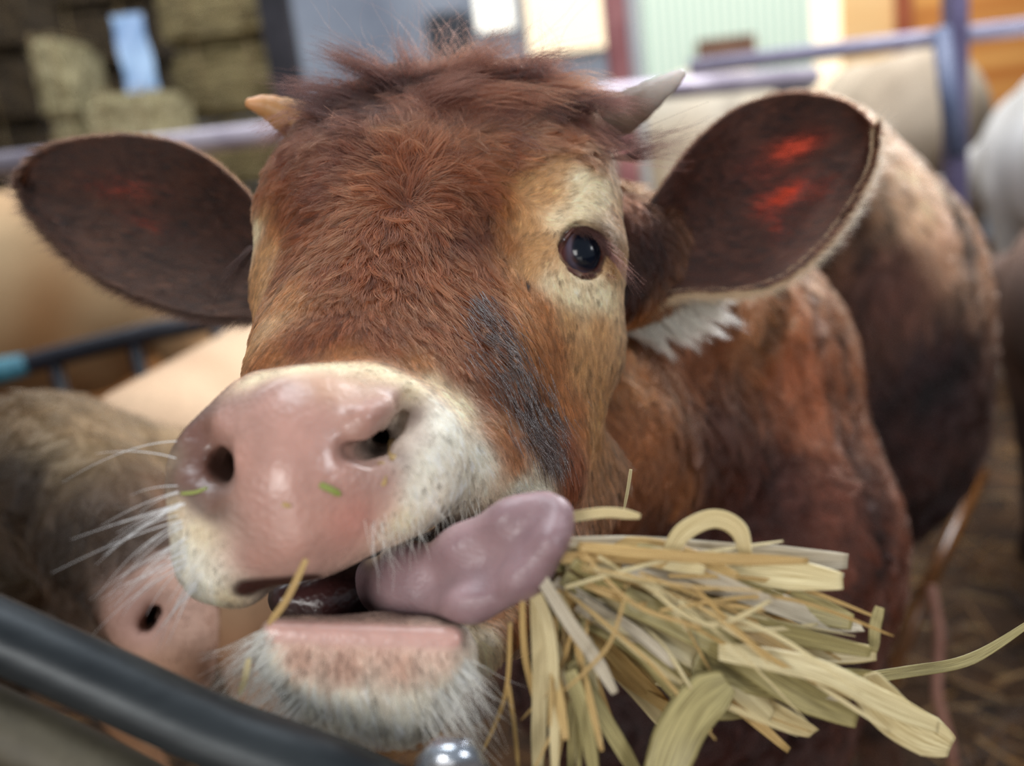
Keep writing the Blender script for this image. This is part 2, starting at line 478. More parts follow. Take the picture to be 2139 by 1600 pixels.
def grow(name, V, Fq, NV, dens, n, fieldfn, mat, parent, k=5, r0=0.00012, clump=0.0045, pull=0.6, lift=0.35,
         rnd=0.25, wave=0.2, wfreq=90, seed=1, hue=0.12, droop=0.0, facing=0.25, taper=0.25):
    rng = np.random.default_rng(seed)
    q = V[Fq]; nn = np.cross(q[:, 2] - q[:, 0], q[:, 3] - q[:, 1])
    area_ = np.linalg.norm(nn, axis=1); fn = nn / (area_[:, None] + 1e-12)
    cen = q.mean(1); vd = cen / np.linalg.norm(cen, axis=1)[:, None]
    w = area_ * dens[Fq].mean(1) * ((fn * vd).sum(1) < facing)
    w /= w.sum()
    fi = rng.choice(len(Fq), n, p=w)
    u = rng.random(n)[:, None]; v = rng.random(n)[:, None]
    def bil(A): 
        a = A[Fq[fi]]; return (a[:, 0] * (1 - u) + a[:, 1] * u) * (1 - v) + (a[:, 3] * (1 - u) + a[:, 2] * u) * v
    P = bil(V); N = bil(NV); N /= np.linalg.norm(N, axis=1)[:, None]
    col, d, L, wild = fieldfn(P)
    wb = wobble(P, wfreq, seed)
    d = d / (np.linalg.norm(d, axis=1)[:, None] + 1e-9)
    d = d + wb * wave * (0.4 + wild[:, None]) + rng.normal(size=P.shape) * rnd * (0.3 + wild[:, None])
    d = d - N * (d * N).sum(1)[:, None]; d /= np.linalg.norm(d, axis=1)[:, None] + 1e-9
    L = L * rng.uniform(0.55, 1.15, n)
    lf = lift * rng.uniform(0.5, 1.3, n)
    t = np.linspace(0, 1, k)[None, :, None]
    side = np.cross(N, d)
    curl = (rng.normal(size=n) * 0.35 * wild)[:, None, None]
    pts = P[:, None] + L[:, None, None] * (d[:, None] * t + N[:, None] * (lf[:, None, None] * (t - 0.55 * t * t)) + side[:, None] * curl * t * t)
    if droop: pts[:, :, 1] -= droop * L[:, None] * (np.linspace(0, 1, k) ** 2)[None]
    # tufts: tips lean to the tuft they grow in
    if clump > 0:
        nc = max(4, int(n / max(6, 14))); ci = rng.choice(n, nc, replace=False)
        kd = KDTree(nc)
        for i, c in enumerate(ci): kd.insert(P[c], i)
        kd.balance()
        near = np.array([kd.find(p)[1] for p in P]); lead = ci[near]
        dist = np.linalg.norm(P - P[lead], axis=1)
        s = pull * np.clip(1.4 - dist / clump, 0, 1) * np.clip(.1 + wild * 2.0, .2, 1)
        tt = (np.linspace(0, 1, k) ** 1.3)[None, :, None]
        pts += (pts[lead] - pts + (P - P[lead])[:, None] * 0.25) * tt * s[:, None, None]
        cv = rng.normal(size=n) * hue
        col = col * (1 + cv[lead])[:, None]
    col = col * (1 + rng.normal(size=n) * hue * 0.8)[:, None]
    fine = np.clip(.45 + wild * 1.4, .5, 1); rad = r0 * (1 - (1 - taper) * np.linspace(0, 1, k)[None]) * np.ones((n, 1)) * np.clip(L / 0.012, 0.7, 1.35)[:, None]
    return add_curves(name, pts, rad, col, mat, parent), P
# ------------------------------------------------------------------ coat map of the calf (where each colour, lie and length of hair sits)
BV = BVHTree.FromPolygons([Vector(v) for v in V], [list(map(int, f)) for f in Fq])
def hit(px, py, near=0.2):
    r = K(px, py, 1.0); r = Vector(r / np.linalg.norm(r))
    h = BV.ray_cast(Vector((0, 0, 0)) + r * near, r)
    return h[0], h[1]
RUST = (146, 80, 47); MAHO = (108, 57, 39); DARKM = (62, 32, 25); TAN = (206, 158, 106); CREAM = (244, 224, 186)
GOLD = (184, 118, 66); PINK = (190, 144, 130); WHITE = (255, 248, 230); WET = (58, 40, 36); SHOULD = (150, 92, 56)
DK = (62, 34, 26); NOS = (106, 64, 54); CHO = (84, 46, 30); BONE = (206, 166, 144); EYEW = (248, 230, 194); LASH = (84, 44, 34); CHIN = (206, 164, 144); LIP = (196, 138, 124)
# px, py, colour, dx, dy, hair mm (0 bare), wildness, reach
S = [
 (850,415,(110,60,38),0,-1,12,.6,.7),(800,400,RUST,-1,-.2,14,.6,1),(700,390,MAHO,-1,.1,15,.7,1),(620,360,RUST,-1,.2,13,.7,1),(560,400,RUST,-.7,.7,11,.5,1),
 (640,320,MAHO,-1,-.1,16,.9,1),(760,340,MAHO,-.8,-.6,17,.8,1),(860,330,RUST,.1,-1,18,.8,1),(950,350,RUST,.7,-.7,16,.7,1),(1050,330,RUST,1,-.3,15,.7,1),
 (1150,300,RUST,1,0,14,.6,1),(1220,330,RUST,.8,.5,11,.5,1),(920,420,RUST,1,.2,14,.6,1),(1000,400,RUST,1,.3,13,.6,1),
 (780,260,DARKM,-.7,-.5,16,1,1),(900,250,MAHO,.2,-1,24,1,1),(1020,250,MAHO,.7,-.5,20,1,1),(1120,240,DARKM,1,-.1,16,1,1),(700,250,DARKM,-1,-.1,9,1,1),
 (860,190,DARKM,-.4,-.6,16,1,1),(1000,180,MAHO,.7,-.4,18,1,1),(1120,190,DARKM,1,0,14,1,1),(740,190,DARKM,-.9,-.2,10,1,1),
 (850,460,RUST,0,1,14,.6,1),(760,460,RUST,-.7,.6,13,.6,1),(660,460,RUST,-.8,.7,12,.5,1),(600,440,RUST,-.3,1,9,.3,1),(556,425,TAN,-.1,1,7,.2,.8),(540,470,CREAM,0,1,6,.2,.8),
 (560,520,TAN,0,1,7,.2,1),(550,600,TAN,0,1,6,.2,.8),(560,680,TAN,.1,1,7,.2,1),(600,620,GOLD,0,1,8,.3,1),(620,540,RUST,-.2,1,10,.4,1),(578,470,GOLD,0,1,7,.2,.9),
 (700,560,RUST,-.3,1,12,.5,1),(800,560,RUST,0,1,12,.5,1),(900,560,RUST,.3,1,13,.5,1),(950,480,MAHO,.6,.8,14,.6,1),(1000,560,RUST,.2,1,12,.5,1),
 (700,680,RUST,-.1,1,9,.4,1),(800,700,RUST,.1,1,9,.4,1),(620,720,RUST,-.1,1,6,.3,1),(900,700,RUST,.3,1,10,.4,1),(720,745,GOLD,0,1,4,.2,1),(580,752,GOLD,-.2,.6,4,.2,1),
 (1010,470,MAHO,.2,1,11,.5,1),(1050,420,GOLD,-.1,1,9,.4,1),(1090,390,TAN,.6,-.5,8,.3,1),(1060,500,GOLD,-.3,.9,9,.4,1),(1100,470,TAN,-.3,.7,7,.2,1),
 (1140,400,TAN,.6,-.4,6,.2,1),(1215,375,EYEW,.5,-.4,5,.2,1),(1250,405,EYEW,.5,.4,5,.2,.9),(1125,500,TAN,-.6,.3,5,.2,1),(1160,460,EYEW,.4,-.3,4,.1,.8),(1215,440,EYEW,.7,.1,4,.1,.8),(1170,350,TAN,.8,-.2,6,.2,.8),(1230,345,TAN,.8,.1,6,.2,.7),(1235,463,LASH,.8,.1,4,.2,.5),(1262,483,LASH,.8,.1,4,.2,.6),(1275,520,LASH,.8,-.2,4,.2,.6),(1272,560,LASH,.6,.6,4,.2,.4),(1205,590,LASH,.4,.8,3,.2,.35),(1235,596,LASH,.5,.8,3,.2,.35),(1270,440,EYEW,.7,.1,4,.1,.6),
 (1110,560,TAN,-.5,.6,6,.2,1),(1080,600,GOLD,.2,1,8,.3,1),(1145,590,EYEW,-.2,.8,4,.1,.8),(1200,622,EYEW,.2,1,4,.1,1),(1255,620,EYEW,.1,1,4,.1,1),(1190,665,TAN,.1,1,6,.2,1),(1130,640,GOLD,.1,1,6,.2,1),
 (1250,680,TAN,0,1,6,.2,1),(1160,720,GOLD,.05,1,8,.2,1),(1220,760,TAN,-.1,1,8,.2,1),(1100,680,GOLD,.2,1,9,.3,1),(1200,850,GOLD,-.1,1,9,.2,1),(1240,860,TAN,-.1,1,9,.3,1),
 (1276,560,TAN,.4,.6,6,.2,.7),(1276,440,GOLD,.5,.3,6,.3,.7),
 (990,640,RUST,.35,1,11,.4,1),(940,760,RUST,.3,1,9,.3,1),(880,760,GOLD,.3,.8,5,.2,1),(1000,690,RUST,.35,1,13,.4,.8),(1020,700,WET,.35,1,13,.4,.22),(1030,640,RUST,.35,1,12,.4,1),(1052,770,WET,.5,1,13,.4,.26),
 (1095,835,WET,.5,1,13,.4,.30),(1125,900,WET,.4,1,13,.4,.32),(1150,960,WET,.3,1,12,.4,.34),(1072,800,RUST,.5,1,13,.4,.7),(1140,860,GOLD,.3,1,10,.3,.8),(1060,900,RUST,.3,1,9,.3,.8),(980,760,RUST,.4,1,10,.3,.9),(1050,850,GOLD,.4,1,8,.3,.8),(1100,760,GOLD,.4,1,9,.3,.9),(1010,830,RUST,.4,1,8,.3,1),(1040,900,GOLD,.5,.9,7,.3,1),(1080,960,GOLD,.5,.9,6,.3,1),
 (1150,800,GOLD,.1,1,9,.3,1),(1170,900,RUST,0,1,10,.3,1),(1190,980,RUST,0,1,10,.4,1),(1100,740,GOLD,.3,1,9,.3,1),
 (960,850,CREAM,.6,.8,4,.1,.9),(900,790,CREAM,.6,.6,2.5,.1,.8),(940,900,WHITE,.6,.7,4,.1,1),(1000,960,WHITE,.7,.6,5,.1,1),(1080,1020,WHITE,.7,.4,6,.2,1),(900,980,WHITE,.4,.8,4,.1,1),
 (870,1040,WHITE,.2,1,5,.1,.9),(950,1040,WHITE,.4,.9,6,.2,1),(1120,1035,WHITE,.8,.2,5,.2,.8),(840,1085,CREAM,0,1,4,.2,.8),
 (700,765,CREAM,0,-1,2,.1,.7),(620,772,CREAM,0,-1,2,.1,.7),(800,775,CREAM,.2,-1,2,.1,.7),(860,800,CREAM,.6,-.6,2,.1,.7),(540,790,CREAM,-.3,-1,2,.1,.6),
 (680,810,(206,158,128),0,-1,0,0,.7),(560,840,PINK,0,1,0,0,1),(640,900,PINK,0,1,0,0,1.2),(620,1000,PINK,0,1,0,0,1.2),(700,1000,PINK,0,1,0,0,1.2),(560,1050,PINK,0,1,0,0,1),(600,1120,PINK,0,1,0,0,1.1),
 (740,1080,LIP,0,1,0,0,1.1),(540,1170,PINK,0,1,0,0,.9),(780,870,PINK,0,1,0,0,.8),(820,830,PINK,0,1,0,0,.6),(800,1010,PINK,0,1,0,0,.8),(470,880,PINK,0,1,0,0,.9),(500,960,PINK,0,1,0,0,.8),
 (440,1060,NOS,0,1,0,0,.8),(430,980,NOS,0,1,0,0,.6),(395,960,NOS,0,1,0,0,.8),(402,915,NOS,0,1,0,0,.7),(396,1005,NOS,0,1,0,0,.8),(415,1040,NOS,0,1,0,0,.6),(882,915,NOS,0,1,0,0,.5),(835,1000,NOS,.2,1,0,0,.4),(870,870,NOS,0,1,0,0,.6),(850,960,NOS,.2,1,0,0,.6),(760,935,DK,0,1,0,0,.4),(810,1060,PINK,0,1,0,0,.7),
 (385,880,CREAM,-.6,-.6,2,.1,.5),(440,835,CREAM,-.6,-.6,2,.1,.5),(366,960,CREAM,-.8,.2,3,.1,.5),(366,1060,CREAM,-.8,.5,5,.2,.6),(385,1150,WHITE,-.4,1,5,.2,.9),(420,1215,WHITE,-.1,1,5,.2,.9),(470,1245,CREAM,.2,1,4,.2,.7),
 (415,1110,CREAM,-.2,1,3,.1,.7),(500,1230,NOS,0,1,0,0,.6),
 (600,1325,LIP,0,1,0,0,.5),(700,1335,LIP,0,1,0,0,.5),(800,1340,LIP,0,1,0,0,.5),(900,1345,LIP,0,1,0,0,.5),(560,1325,PINK,0,1,0,0,.5),(960,1345,NOS,0,1,0,0,.5),
 (620,1385,CHIN,-.2,1,5,.2,.8),(720,1400,CHIN,0,1,6,.2,.8),(840,1400,CHIN,.1,1,6,.2,.8),(930,1395,CHIN,.2,1,6,.2,.8),(560,1390,WHITE,-.5,1,9,.4,.8),(620,1460,WHITE,-.2,1,10,.4,1),(740,1480,WHITE,0,1,10,.4,1),(640,1530,WHITE,-.2,1,10,.4,1),(800,1535,WHITE,0,1,10,.4,1),(900,1510,WHITE,.2,1,10,.4,1),
 (860,1470,WHITE,.2,1,9,.4,1),(950,1420,WHITE,.4,1,9,.4,1),(1000,1350,CREAM,.5,.8,8,.4,.8),(1030,1280,GOLD,.4,.6,8,.4,.8),(1080,1280,GOLD,.2,1,9,.4,.8),
]
SP = []; SC = []; SD = []; SL = []; SW_ = []; SR = []
for x, y, c, dx, dy, L, wl, rr in S:
    p, nn_ = hit(x, y)
    if p is None: print('seed missed', x, y); continue
    if p.z > 0.80 : print('seed far', x, y, round(p.z,3)); continue
    dd = np.array([dx, -dy, 0.0]); 
    SP.append(np.array(p)); SC.append(srgb(*c)); SD.append(dd); SL.append(L * .001); SW_.append(wl); SR.append(rr)
# places inside the mouth, behind the poll and on the neck and trunk
for q, c, dx, dy, L, wl, rr in [
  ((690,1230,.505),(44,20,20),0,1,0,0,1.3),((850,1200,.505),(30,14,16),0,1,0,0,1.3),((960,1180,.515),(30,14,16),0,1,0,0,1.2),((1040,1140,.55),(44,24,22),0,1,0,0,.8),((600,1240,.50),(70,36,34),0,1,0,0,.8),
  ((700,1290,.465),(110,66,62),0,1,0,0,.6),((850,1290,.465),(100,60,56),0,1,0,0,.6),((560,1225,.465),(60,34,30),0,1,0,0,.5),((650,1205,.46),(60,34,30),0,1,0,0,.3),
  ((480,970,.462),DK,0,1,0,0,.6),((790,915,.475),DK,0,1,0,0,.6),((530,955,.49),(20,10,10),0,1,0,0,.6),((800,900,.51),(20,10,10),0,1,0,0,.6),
  ((1000,160,.76),MAHO,.8,-.2,16,1,1),((760,200,.78),DARKM,-.8,-.2,10,1,1),
  ((1300,750,.78),(214,150,100),.2,1,14,.5,1.2),((1300,900,.78),(200,132,86),.2,1,15,.6,1.2),((1330,650,.80),MAHO,.2,1,12,.5,1),((1320,500,.73),DARKM,.2,1,12,.5,1.2),((1310,580,.71),DARKM,.2,1,12,.5,1),((1300,440,.72),MAHO,.2,1,12,.5,1),((1330,650,.735),GOLD,.3,1,12,.5,.8),((1290,640,.70),MAHO,.1,1,10,.5,.9),((1300,300,.80),SHOULD,.6,-.2,24,.9,1),
  ((1380,1000,.85),GOLD,.3,1,18,.8,1.2),((1250,1150,.80),SHOULD,.3,1,14,.7,1),((1400,800,.9),(196,124,80),.3,1,18,.8,1.3),((1480,860,1.0),CHO,.4,1,24,1,1.5),((1440,700,1.0),SHOULD,.5,1,22,1,1.5),((1150,1330,.80),CHO,.2,1,20,1,1.5)]:
    SP.append(K(*q)); SC.append(srgb(*c)); SD.append(np.array([dx, -dy, 0.])); SL.append(L * .001); SW_.append(wl); SR.append(rr)
BODY = [((1600,650,1.0),(184,124,78),.4,1,26,1.3),((1500,900,1.0),CHO,.3,1,26,1.2),((1650,800,1.05),(168,98,60),.3,1,22,1.4),((1600,1050,1.0),(92,48,34),.2,1,22,1.6),((1750,1100,1.1),(126,70,48),.2,1,20,1.2),  # lighter shoulder seeds: highlight band put into the coat colour
  ((1400,1200,.9),(70,36,28),.2,1,22,1.8),((1250,1400,.85),(58,30,24),.2,1,22,1.8),((1600,1400,.95),(70,38,30),.1,1,22,1.8),  # dark chest seeds: shade under the jaw put into the coat
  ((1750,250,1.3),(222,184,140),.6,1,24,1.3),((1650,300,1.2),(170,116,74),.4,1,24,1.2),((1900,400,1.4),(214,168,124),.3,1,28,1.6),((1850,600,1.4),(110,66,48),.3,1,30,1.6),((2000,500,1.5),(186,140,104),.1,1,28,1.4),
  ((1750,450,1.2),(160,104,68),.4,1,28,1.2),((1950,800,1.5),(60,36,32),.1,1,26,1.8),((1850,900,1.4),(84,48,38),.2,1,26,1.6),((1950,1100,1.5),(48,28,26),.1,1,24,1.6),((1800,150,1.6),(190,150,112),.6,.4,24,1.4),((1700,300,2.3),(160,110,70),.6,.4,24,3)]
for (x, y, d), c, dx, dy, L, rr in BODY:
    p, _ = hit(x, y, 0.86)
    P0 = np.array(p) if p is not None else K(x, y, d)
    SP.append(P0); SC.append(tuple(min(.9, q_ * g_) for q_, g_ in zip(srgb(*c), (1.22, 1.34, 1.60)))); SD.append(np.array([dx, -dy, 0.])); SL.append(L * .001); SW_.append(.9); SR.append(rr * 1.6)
SP = np.array(SP); SV = np.hstack([np.array(SC), np.array(SD), np.array(SL)[:, None], np.array(SW_)[:, None]]); SR = np.array(SR)
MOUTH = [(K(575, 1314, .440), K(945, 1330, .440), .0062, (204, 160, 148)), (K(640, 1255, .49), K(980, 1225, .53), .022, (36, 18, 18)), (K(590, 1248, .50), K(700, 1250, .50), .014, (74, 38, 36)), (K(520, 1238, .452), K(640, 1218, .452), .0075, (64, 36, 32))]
for i in range(9):
    MOUTH.append((K(*LIDP[i]), K(*LIDP[(i + 1) % 9]), .0040 if 1 <= i <= 5 else .0028, (74, 38, 30) if 1 <= i <= 5 else (140, 92, 78)))
def coat(P):
    P = np.asarray(P)
    o = shepard(P, SP, SV, 2.7, 0.008, SR)
    # rim of the lower lip and the dark inside of the mouth
    for (a, b, r, c) in MOUTH:
        ab = b - a; t = np.clip(((P - a) @ ab) / (ab @ ab), 0, 1)[:, None]; w = np.linalg.norm(P - a - ab * t, axis=1)
        w = np.clip((r * 1.25 - w) / (r * .5), 0, 1)[:, None]
        o = o * (1 - w) + w * np.array([*srgb(*c), 0, -1, 0, 0, 0])
    # darker curls of the winter coat on neck and trunk
    w = wobble(P, 55, 77); far = np.clip((P[:, 2] - .86) / .12, 0, 1)
    near = 1 - far; lng = np.clip((o[:, 6] - .0075) / .004, 0, 1)
    o[:, 6] *= 1 + .45 * lng * near
    o[:, :3] *= (1 - far * np.clip(.02 + .75 * w[:, 0] * (1 + .4 * w[:, 1]), -.15, .72))[:, None]
    return o[:, :3], o[:, 3:6], o[:, 6], o[:, 7]
vc, vd_, vl, vw = coat(V)
BARE = np.clip(1 - vl / 0.0016, 0, 1)
CALF_AT = Vector((0.45, 1.35, 0.0))
calf = empty('calf', CALF_AT, label='reddish brown calf with small horns filling the picture, tongue out, eating straw', cat='calf')
body = link_mesh('body', V, Fq, M_SKIN, calf)
lum = np.clip((vc.mean(1) - .10) / .35, 0, 1)
put_color(body, 'coat', vc * np.maximum(BARE, .38 + .62 * lum)[:, None])  # skin under dark hair darkened, gap shadow put into its colour
ba = body.data.attributes.new('bare', 'FLOAT', 'POINT'); ba.data.foreach_set('value', BARE.astype(np.float32))

QF = 1.0
dens_head = np.where(V[:, 2] < 0.80, 1.0, 0.0) * np.clip(vl / 0.003, 0, 1)
inm = ((V[:, 2] > .48) & (V[:, 1] < (CY - 1120) * V[:, 2] / F) & (V[:, 1] > (CY - 1290) * V[:, 2] / F) & (V[:, 0] < (1050 - CX) * V[:, 2] / F))
dens_head[inm] = 0
dens_head *= np.where(vw < 0.35, 1.25, 1.0)
grow('face_fur', V, Fq, NV, dens_head, int(290000 * QF), coat, M_HAIR, calf, k=6, r0=0.000125, lift=0.42, clump=0.0055, pull=0.85, hue=.26, wave=.34, wfreq=110, seed=3, facing=0.32)
dens_body = np.where(V[:, 2] >= 0.76, 1.0 / (0.3 + V[:, 2] ** 2), 0.0) * (V[:, 2] < 2.1)
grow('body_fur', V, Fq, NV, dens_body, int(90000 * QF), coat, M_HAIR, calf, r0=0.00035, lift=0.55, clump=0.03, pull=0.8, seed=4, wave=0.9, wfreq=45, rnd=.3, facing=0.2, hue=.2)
# ------------------------------------------------------------------ tongue
T = Field(axis([(-.25, .15, .0025)]), axis([(-.25, .05, .0025)]), axis([(.36, .62, .0025)]))
chain([(720, 1215, .56, 30), (850, 1196, .495, 34), (975, 1150, .458, 34), (1075, 1092, .442, 28), (1140, 1060, .440, 18)], .025, B=T)
chain([(740, 1240, .56, 30), (860, 1240, .485, 36), (985, 1235, .450, 38), (1090, 1180, .436, 34), (1160, 1100, .436, 18)], .025, B=T)
chain([(900, 1215, .455, 6), (1010, 1175, .432, 9), (1100, 1110, .421, 9), (1150, 1070, .425, 6)], .02, 'cut', B=T)
chain([(1085, 1200, .430, 20), (1150, 1130, .424, 18), (1168, 1070, .432, 13)], .012, B=T)
TV, TF = T.mesh(); TV = relax(TV, TF, 2)
mt, nt, p = new_mat('tongue')
tc = nd(nt, 'ShaderNodeTexCoord'); n1 = nd(nt, 'ShaderNodeTexNoise', i_Scale=25.0, i_Detail=4); nt.links.new(tc.outputs['Object'], n1.inputs['Vector'])
cr = nd(nt, 'ShaderNodeValToRGB'); cr.color_ramp.elements[0].position = .3; cr.color_ramp.elements[1].position = .75
cr.color_ramp.elements[0].color = (*srgb(118, 90, 94), 1); cr.color_ramp.elements[1].color = (*srgb(176, 146, 148), 1)
nt.links.new(n1.outputs['Fac'], cr.inputs['Fac']); nt.links.new(cr.outputs['Color'], p.inputs['Base Color'])
v = nd(nt, 'ShaderNodeTexVoronoi', i_Scale=700.0, feature='SMOOTH_F1'); nt.links.new(tc.outputs['Object'], v.inputs['Vector'])
bp = nd(nt, 'ShaderNodeBump', i_Strength=0.35, i_Distance=0.001); nt.links.new(v.outputs['Distance'], bp.inputs['Height']); nt.links.new(bp.outputs[0], p.inputs['Normal'])
p.inputs['Roughness'].default_value = 0.36; p.inputs['Subsurface Weight'].default_value = .3
p.inputs['Subsurface Radius'].default_value = (1, .4, .4); p.inputs['Subsurface Scale'].default_value = .006
tongue = link_mesh('tongue', TV, TF, mt, calf); tongue['label'] = 'mauve pink tongue curling up to its pale tip'

# ------------------------------------------------------------------ eyes
def uvball(c, r, ax, nu=48, nv=32):
    """ball whose +z pole is turned along ax[2]"""
    A = np.asarray(ax); vs = []; fs = []
    for j in range(nv + 1):
        th = math.pi * j / nv
        for i in range(nu):
            ph = 2 * math.pi * i / nu
            vs.append(c + r * (A[0] * math.sin(th) * math.cos(ph) + A[1] * math.sin(th) * math.sin(ph) + A[2] * math.cos(th)))
    for j in range(nv):
        for i in range(nu):
            a = j * nu + i; b = j * nu + (i + 1) % nu
            fs.append((a, a + nu, b + nu, b))
    return np.array(vs), np.array(fs)
def frame(g, up=(0, 1, 0)):
    g = np.array(g, float); g /= np.linalg.norm(g); x = np.cross(up, g); x /= np.linalg.norm(x); return np.array([x, np.cross(g, x), g])
mt_eye, nt, p = new_mat('eye')
at = nd(nt, 'ShaderNodeAttribute', attribute_name='iris'); nt.links.new(at.outputs['Color'], p.inputs['Base Color'])
p.inputs['Roughness'].default_value = 0.18; p.inputs['Coat Weight'].default_value = .45; p.inputs['Coat Roughness'].default_value = 0.02
p.inputs['Specular IOR Level'].default_value = .12
for nm, E, r, g in (('eye', EYE, .0204, (.27, .02, -1)), ('eye', EYE2, .0195, (-1, .1, -.35))):
    A = frame(g); c = K(*E[:3]); ev, ef = uvball(c, r, A)
    th = np.degrees(np.arccos(np.clip(((ev - c) / r) @ A[2], -1, 1)))
    ex = ((ev - c) / r) @ A[0]; ey = ((ev - c) / r) @ A[1]
    el_ = np.degrees(np.arcsin(np.clip(np.sqrt((ex / .80) ** 2 + (ey / 1.0) ** 2), 0, 1))) * 1.0 + np.where(th > 80, 60, 0)
    col = np.zeros((len(ev), 3))
    pup = np.array(srgb(10, 16, 28)); iri = np.array(srgb(30, 30, 42)); rim = np.array(srgb(86, 62, 58)); scl = np.array(srgb(120, 110, 128)); red = np.array(srgb(170, 110, 105))
    def mixs(a, b, x, lo, hi): 
        t_ = np.clip((x - lo) / (hi - lo), 0, 1)[:, None]; return a * (1 - t_) + b * t_
    col = mixs(pup[None], iri[None], el_, 36, 43); col = mixs(col, rim[None], el_, 44, 47); col = mixs(col, scl[None], el_, 48, 53); col = mixs(col, red[None], el_, 66, 80)
    eb = link_mesh(nm, ev, ef, mt_eye, calf); put_color(eb, 'iris', col)
    # clear bulging cornea
mt_lid, nt, p = new_mat('eyelid_rim'); p.inputs['Base Color'].default_value = (*srgb(104, 62, 52), 1); p.inputs['Roughness'].default_value = .35
def tube(pts, rad, mat, name, parent=None, n=10, world=False, closed=False, caps=True, flat=1.0, kcol=None):
    P = np.asarray(pts, float); rad = np.broadcast_to(np.asarray(rad, float), (len(P),)); k = len(P)
    Tn = np.gradient(P, axis=0)
    if closed: Tn = np.roll(P, -1, 0) - np.roll(P, 1, 0)
    Tn /= np.linalg.norm(Tn, axis=1)[:, None] + 1e-12
    u = np.array([0, 1, 0.]) if abs(Tn[0][1]) < .9 else np.array([1, 0, 0.])
    vs = []
    for i in range(k):
        u = u - Tn[i] * (u @ Tn[i]); u /= np.linalg.norm(u); w = np.cross(Tn[i], u)
        for j in range(n):
            a = 2 * math.pi * j / n
            vs.append(P[i] + rad[i] * (u * math.cos(a) * flat + w * math.sin(a)))
    fs = []
    for i in range(k if closed else k - 1):
        for j in range(n):
            a = i * n + j; b = i * n + (j + 1) % n; i2 = (i + 1) % k
            fs.append((a, b, i2 * n + (j + 1) % n, i2 * n + j))
    vs = list(vs)
    if caps and not closed:
        for e, s in ((0, 1), (k - 1, -1)):
            c = len(vs); vs.append(P[e])
            for j in range(n):
                a = e * n + j; b = e * n + (j + 1) % n
                fs.append((c, b, a, a) if s > 0 else (c, a, b, b))
    me = bpy.data.meshes.new(name)
    co = np.array(vs) if world else toW(np.array(vs))
    me.from_pydata([tuple(v) for v in co], [], [tuple(dict.fromkeys(f)) for f in fs]); me.update()
    me.shade_smooth()
    if mat: me.materials.append(mat)
    o = bpy.data.objects.new(name, me); C.objects.link(o)
    if parent is not None:
        o.parent = parent; o.matrix_parent_inverse = parent_matrix(parent).inverted()
    return o
def smooth_pts(P, n, closed=False):
    """Catmull-Rom through the points"""
    P = np.asarray(P, float); out = []; k = len(P); segs = k if closed else k - 1
    for i in range(segs):
        g = lambda j: P[j % k] if closed else P[min(max(j, 0), k - 1)]
        a, b, c, d = g(i - 1), g(i), g(i + 1), g(i + 2)
        for s in range(n):
            t = s / n
            out.append(0.5 * (2 * b + (c - a) * t + (2 * a - 5 * b + 4 * c - d) * t * t + (3 * b - a - 3 * c + d) * t ** 3))
    if not closed: out.append(P[-1])
    return np.array(out)
lidp = smooth_pts([K(x, y, d - .0012) for x, y, d in LIDP], 6, True)
tube(lidp, .0014, mt_lid, 'eyelid', calf, closed=True)

def strands(name, roots, dirs, lens, cols, r0, mat, parent, k=7, bend=None, rnd=.1, seed=5, taper=.2, wav=0.0):
    rng = np.random.default_rng(seed); n = len(roots)
    roots = np.asarray(roots); d = np.asarray(dirs, float); d = d / np.linalg.norm(d, axis=1)[:, None]
    d = d + rng.normal(size=d.shape) * rnd; bend = np.zeros((n, 3)) if bend is None else np.asarray(bend) + rng.normal(size=d.shape) * rnd
    t = np.linspace(0, 1, k)[None, :, None]; L = np.asarray(lens)[:, None, None]
    pts = roots[:, None] + L * (d[:, None] * t + bend[:, None] * t * t)
    if wav:
        ph = rng.uniform(0, 6.28, (n, 1, 3)); fr = rng.uniform(3, 9, (n, 1, 3))
        pts += L * wav * (np.sin(t * fr + ph) - np.sin(ph)) * t
    rad = np.asarray(r0) * (1 - (1 - taper) * np.linspace(0, 1, k)[None]) * np.ones((n, 1))
    return add_curves(name, pts, rad, np.asarray(cols) * (1 + rng.normal(size=(n, 1)) * .12), mat, parent)
rng = np.random.default_rng(11)
# lashes: a fringe over the right half of the upper lid, a thinner one below
lash_r = []; lash_d = []; lash_b = []; lash_l = []
for i in range(190):
    a = rng.uniform(0, 1); 
    x = 1195 + 68 * a; y = 473 + 8 * abs(a - .3) * 4 + 75 * max(0, a - .55) + rng.normal() * 3; ox = (x - EYE[0]) / 72.0; oy = (y - EYE[1]) / 72.0; d_ = EYE[2] - m(72, EYE[2]) * math.sqrt(max(0, 1 - ox * ox - oy * oy)) - .0035
    lash_r.append(K(x, y, d_)); lash_d.append((.9, -.15 - .5 * a, -.35)); lash_b.append((.15, -.55, .1)); lash_l.append(rng.uniform(.007, .021) * (.3 + a * 1.1))
for i in range(70):
    a = rng.uniform(0, 1); x = 1190 + 70 * a; y = 582 - 14 * a * a * 2 + rng.normal() * 2
    ox = (x - EYE[0]) / 72.0; oy = (y - EYE[1]) / 72.0; lash_r.append(K(x, y, EYE[2] - m(72, EYE[2]) * math.sqrt(max(0, 1 - ox * ox - oy * oy)) - .0035)); lash_d.append((.5 + .4 * a, -.7, -.3)); lash_b.append((.2, -.1, 0)); lash_l.append(rng.uniform(.005, .013))
strands('eyelashes', lash_r, lash_d, lash_l, np.tile(srgb(76, 42, 36), (len(lash_r), 1)), .00020, M_HAIR, calf, bend=lash_b)
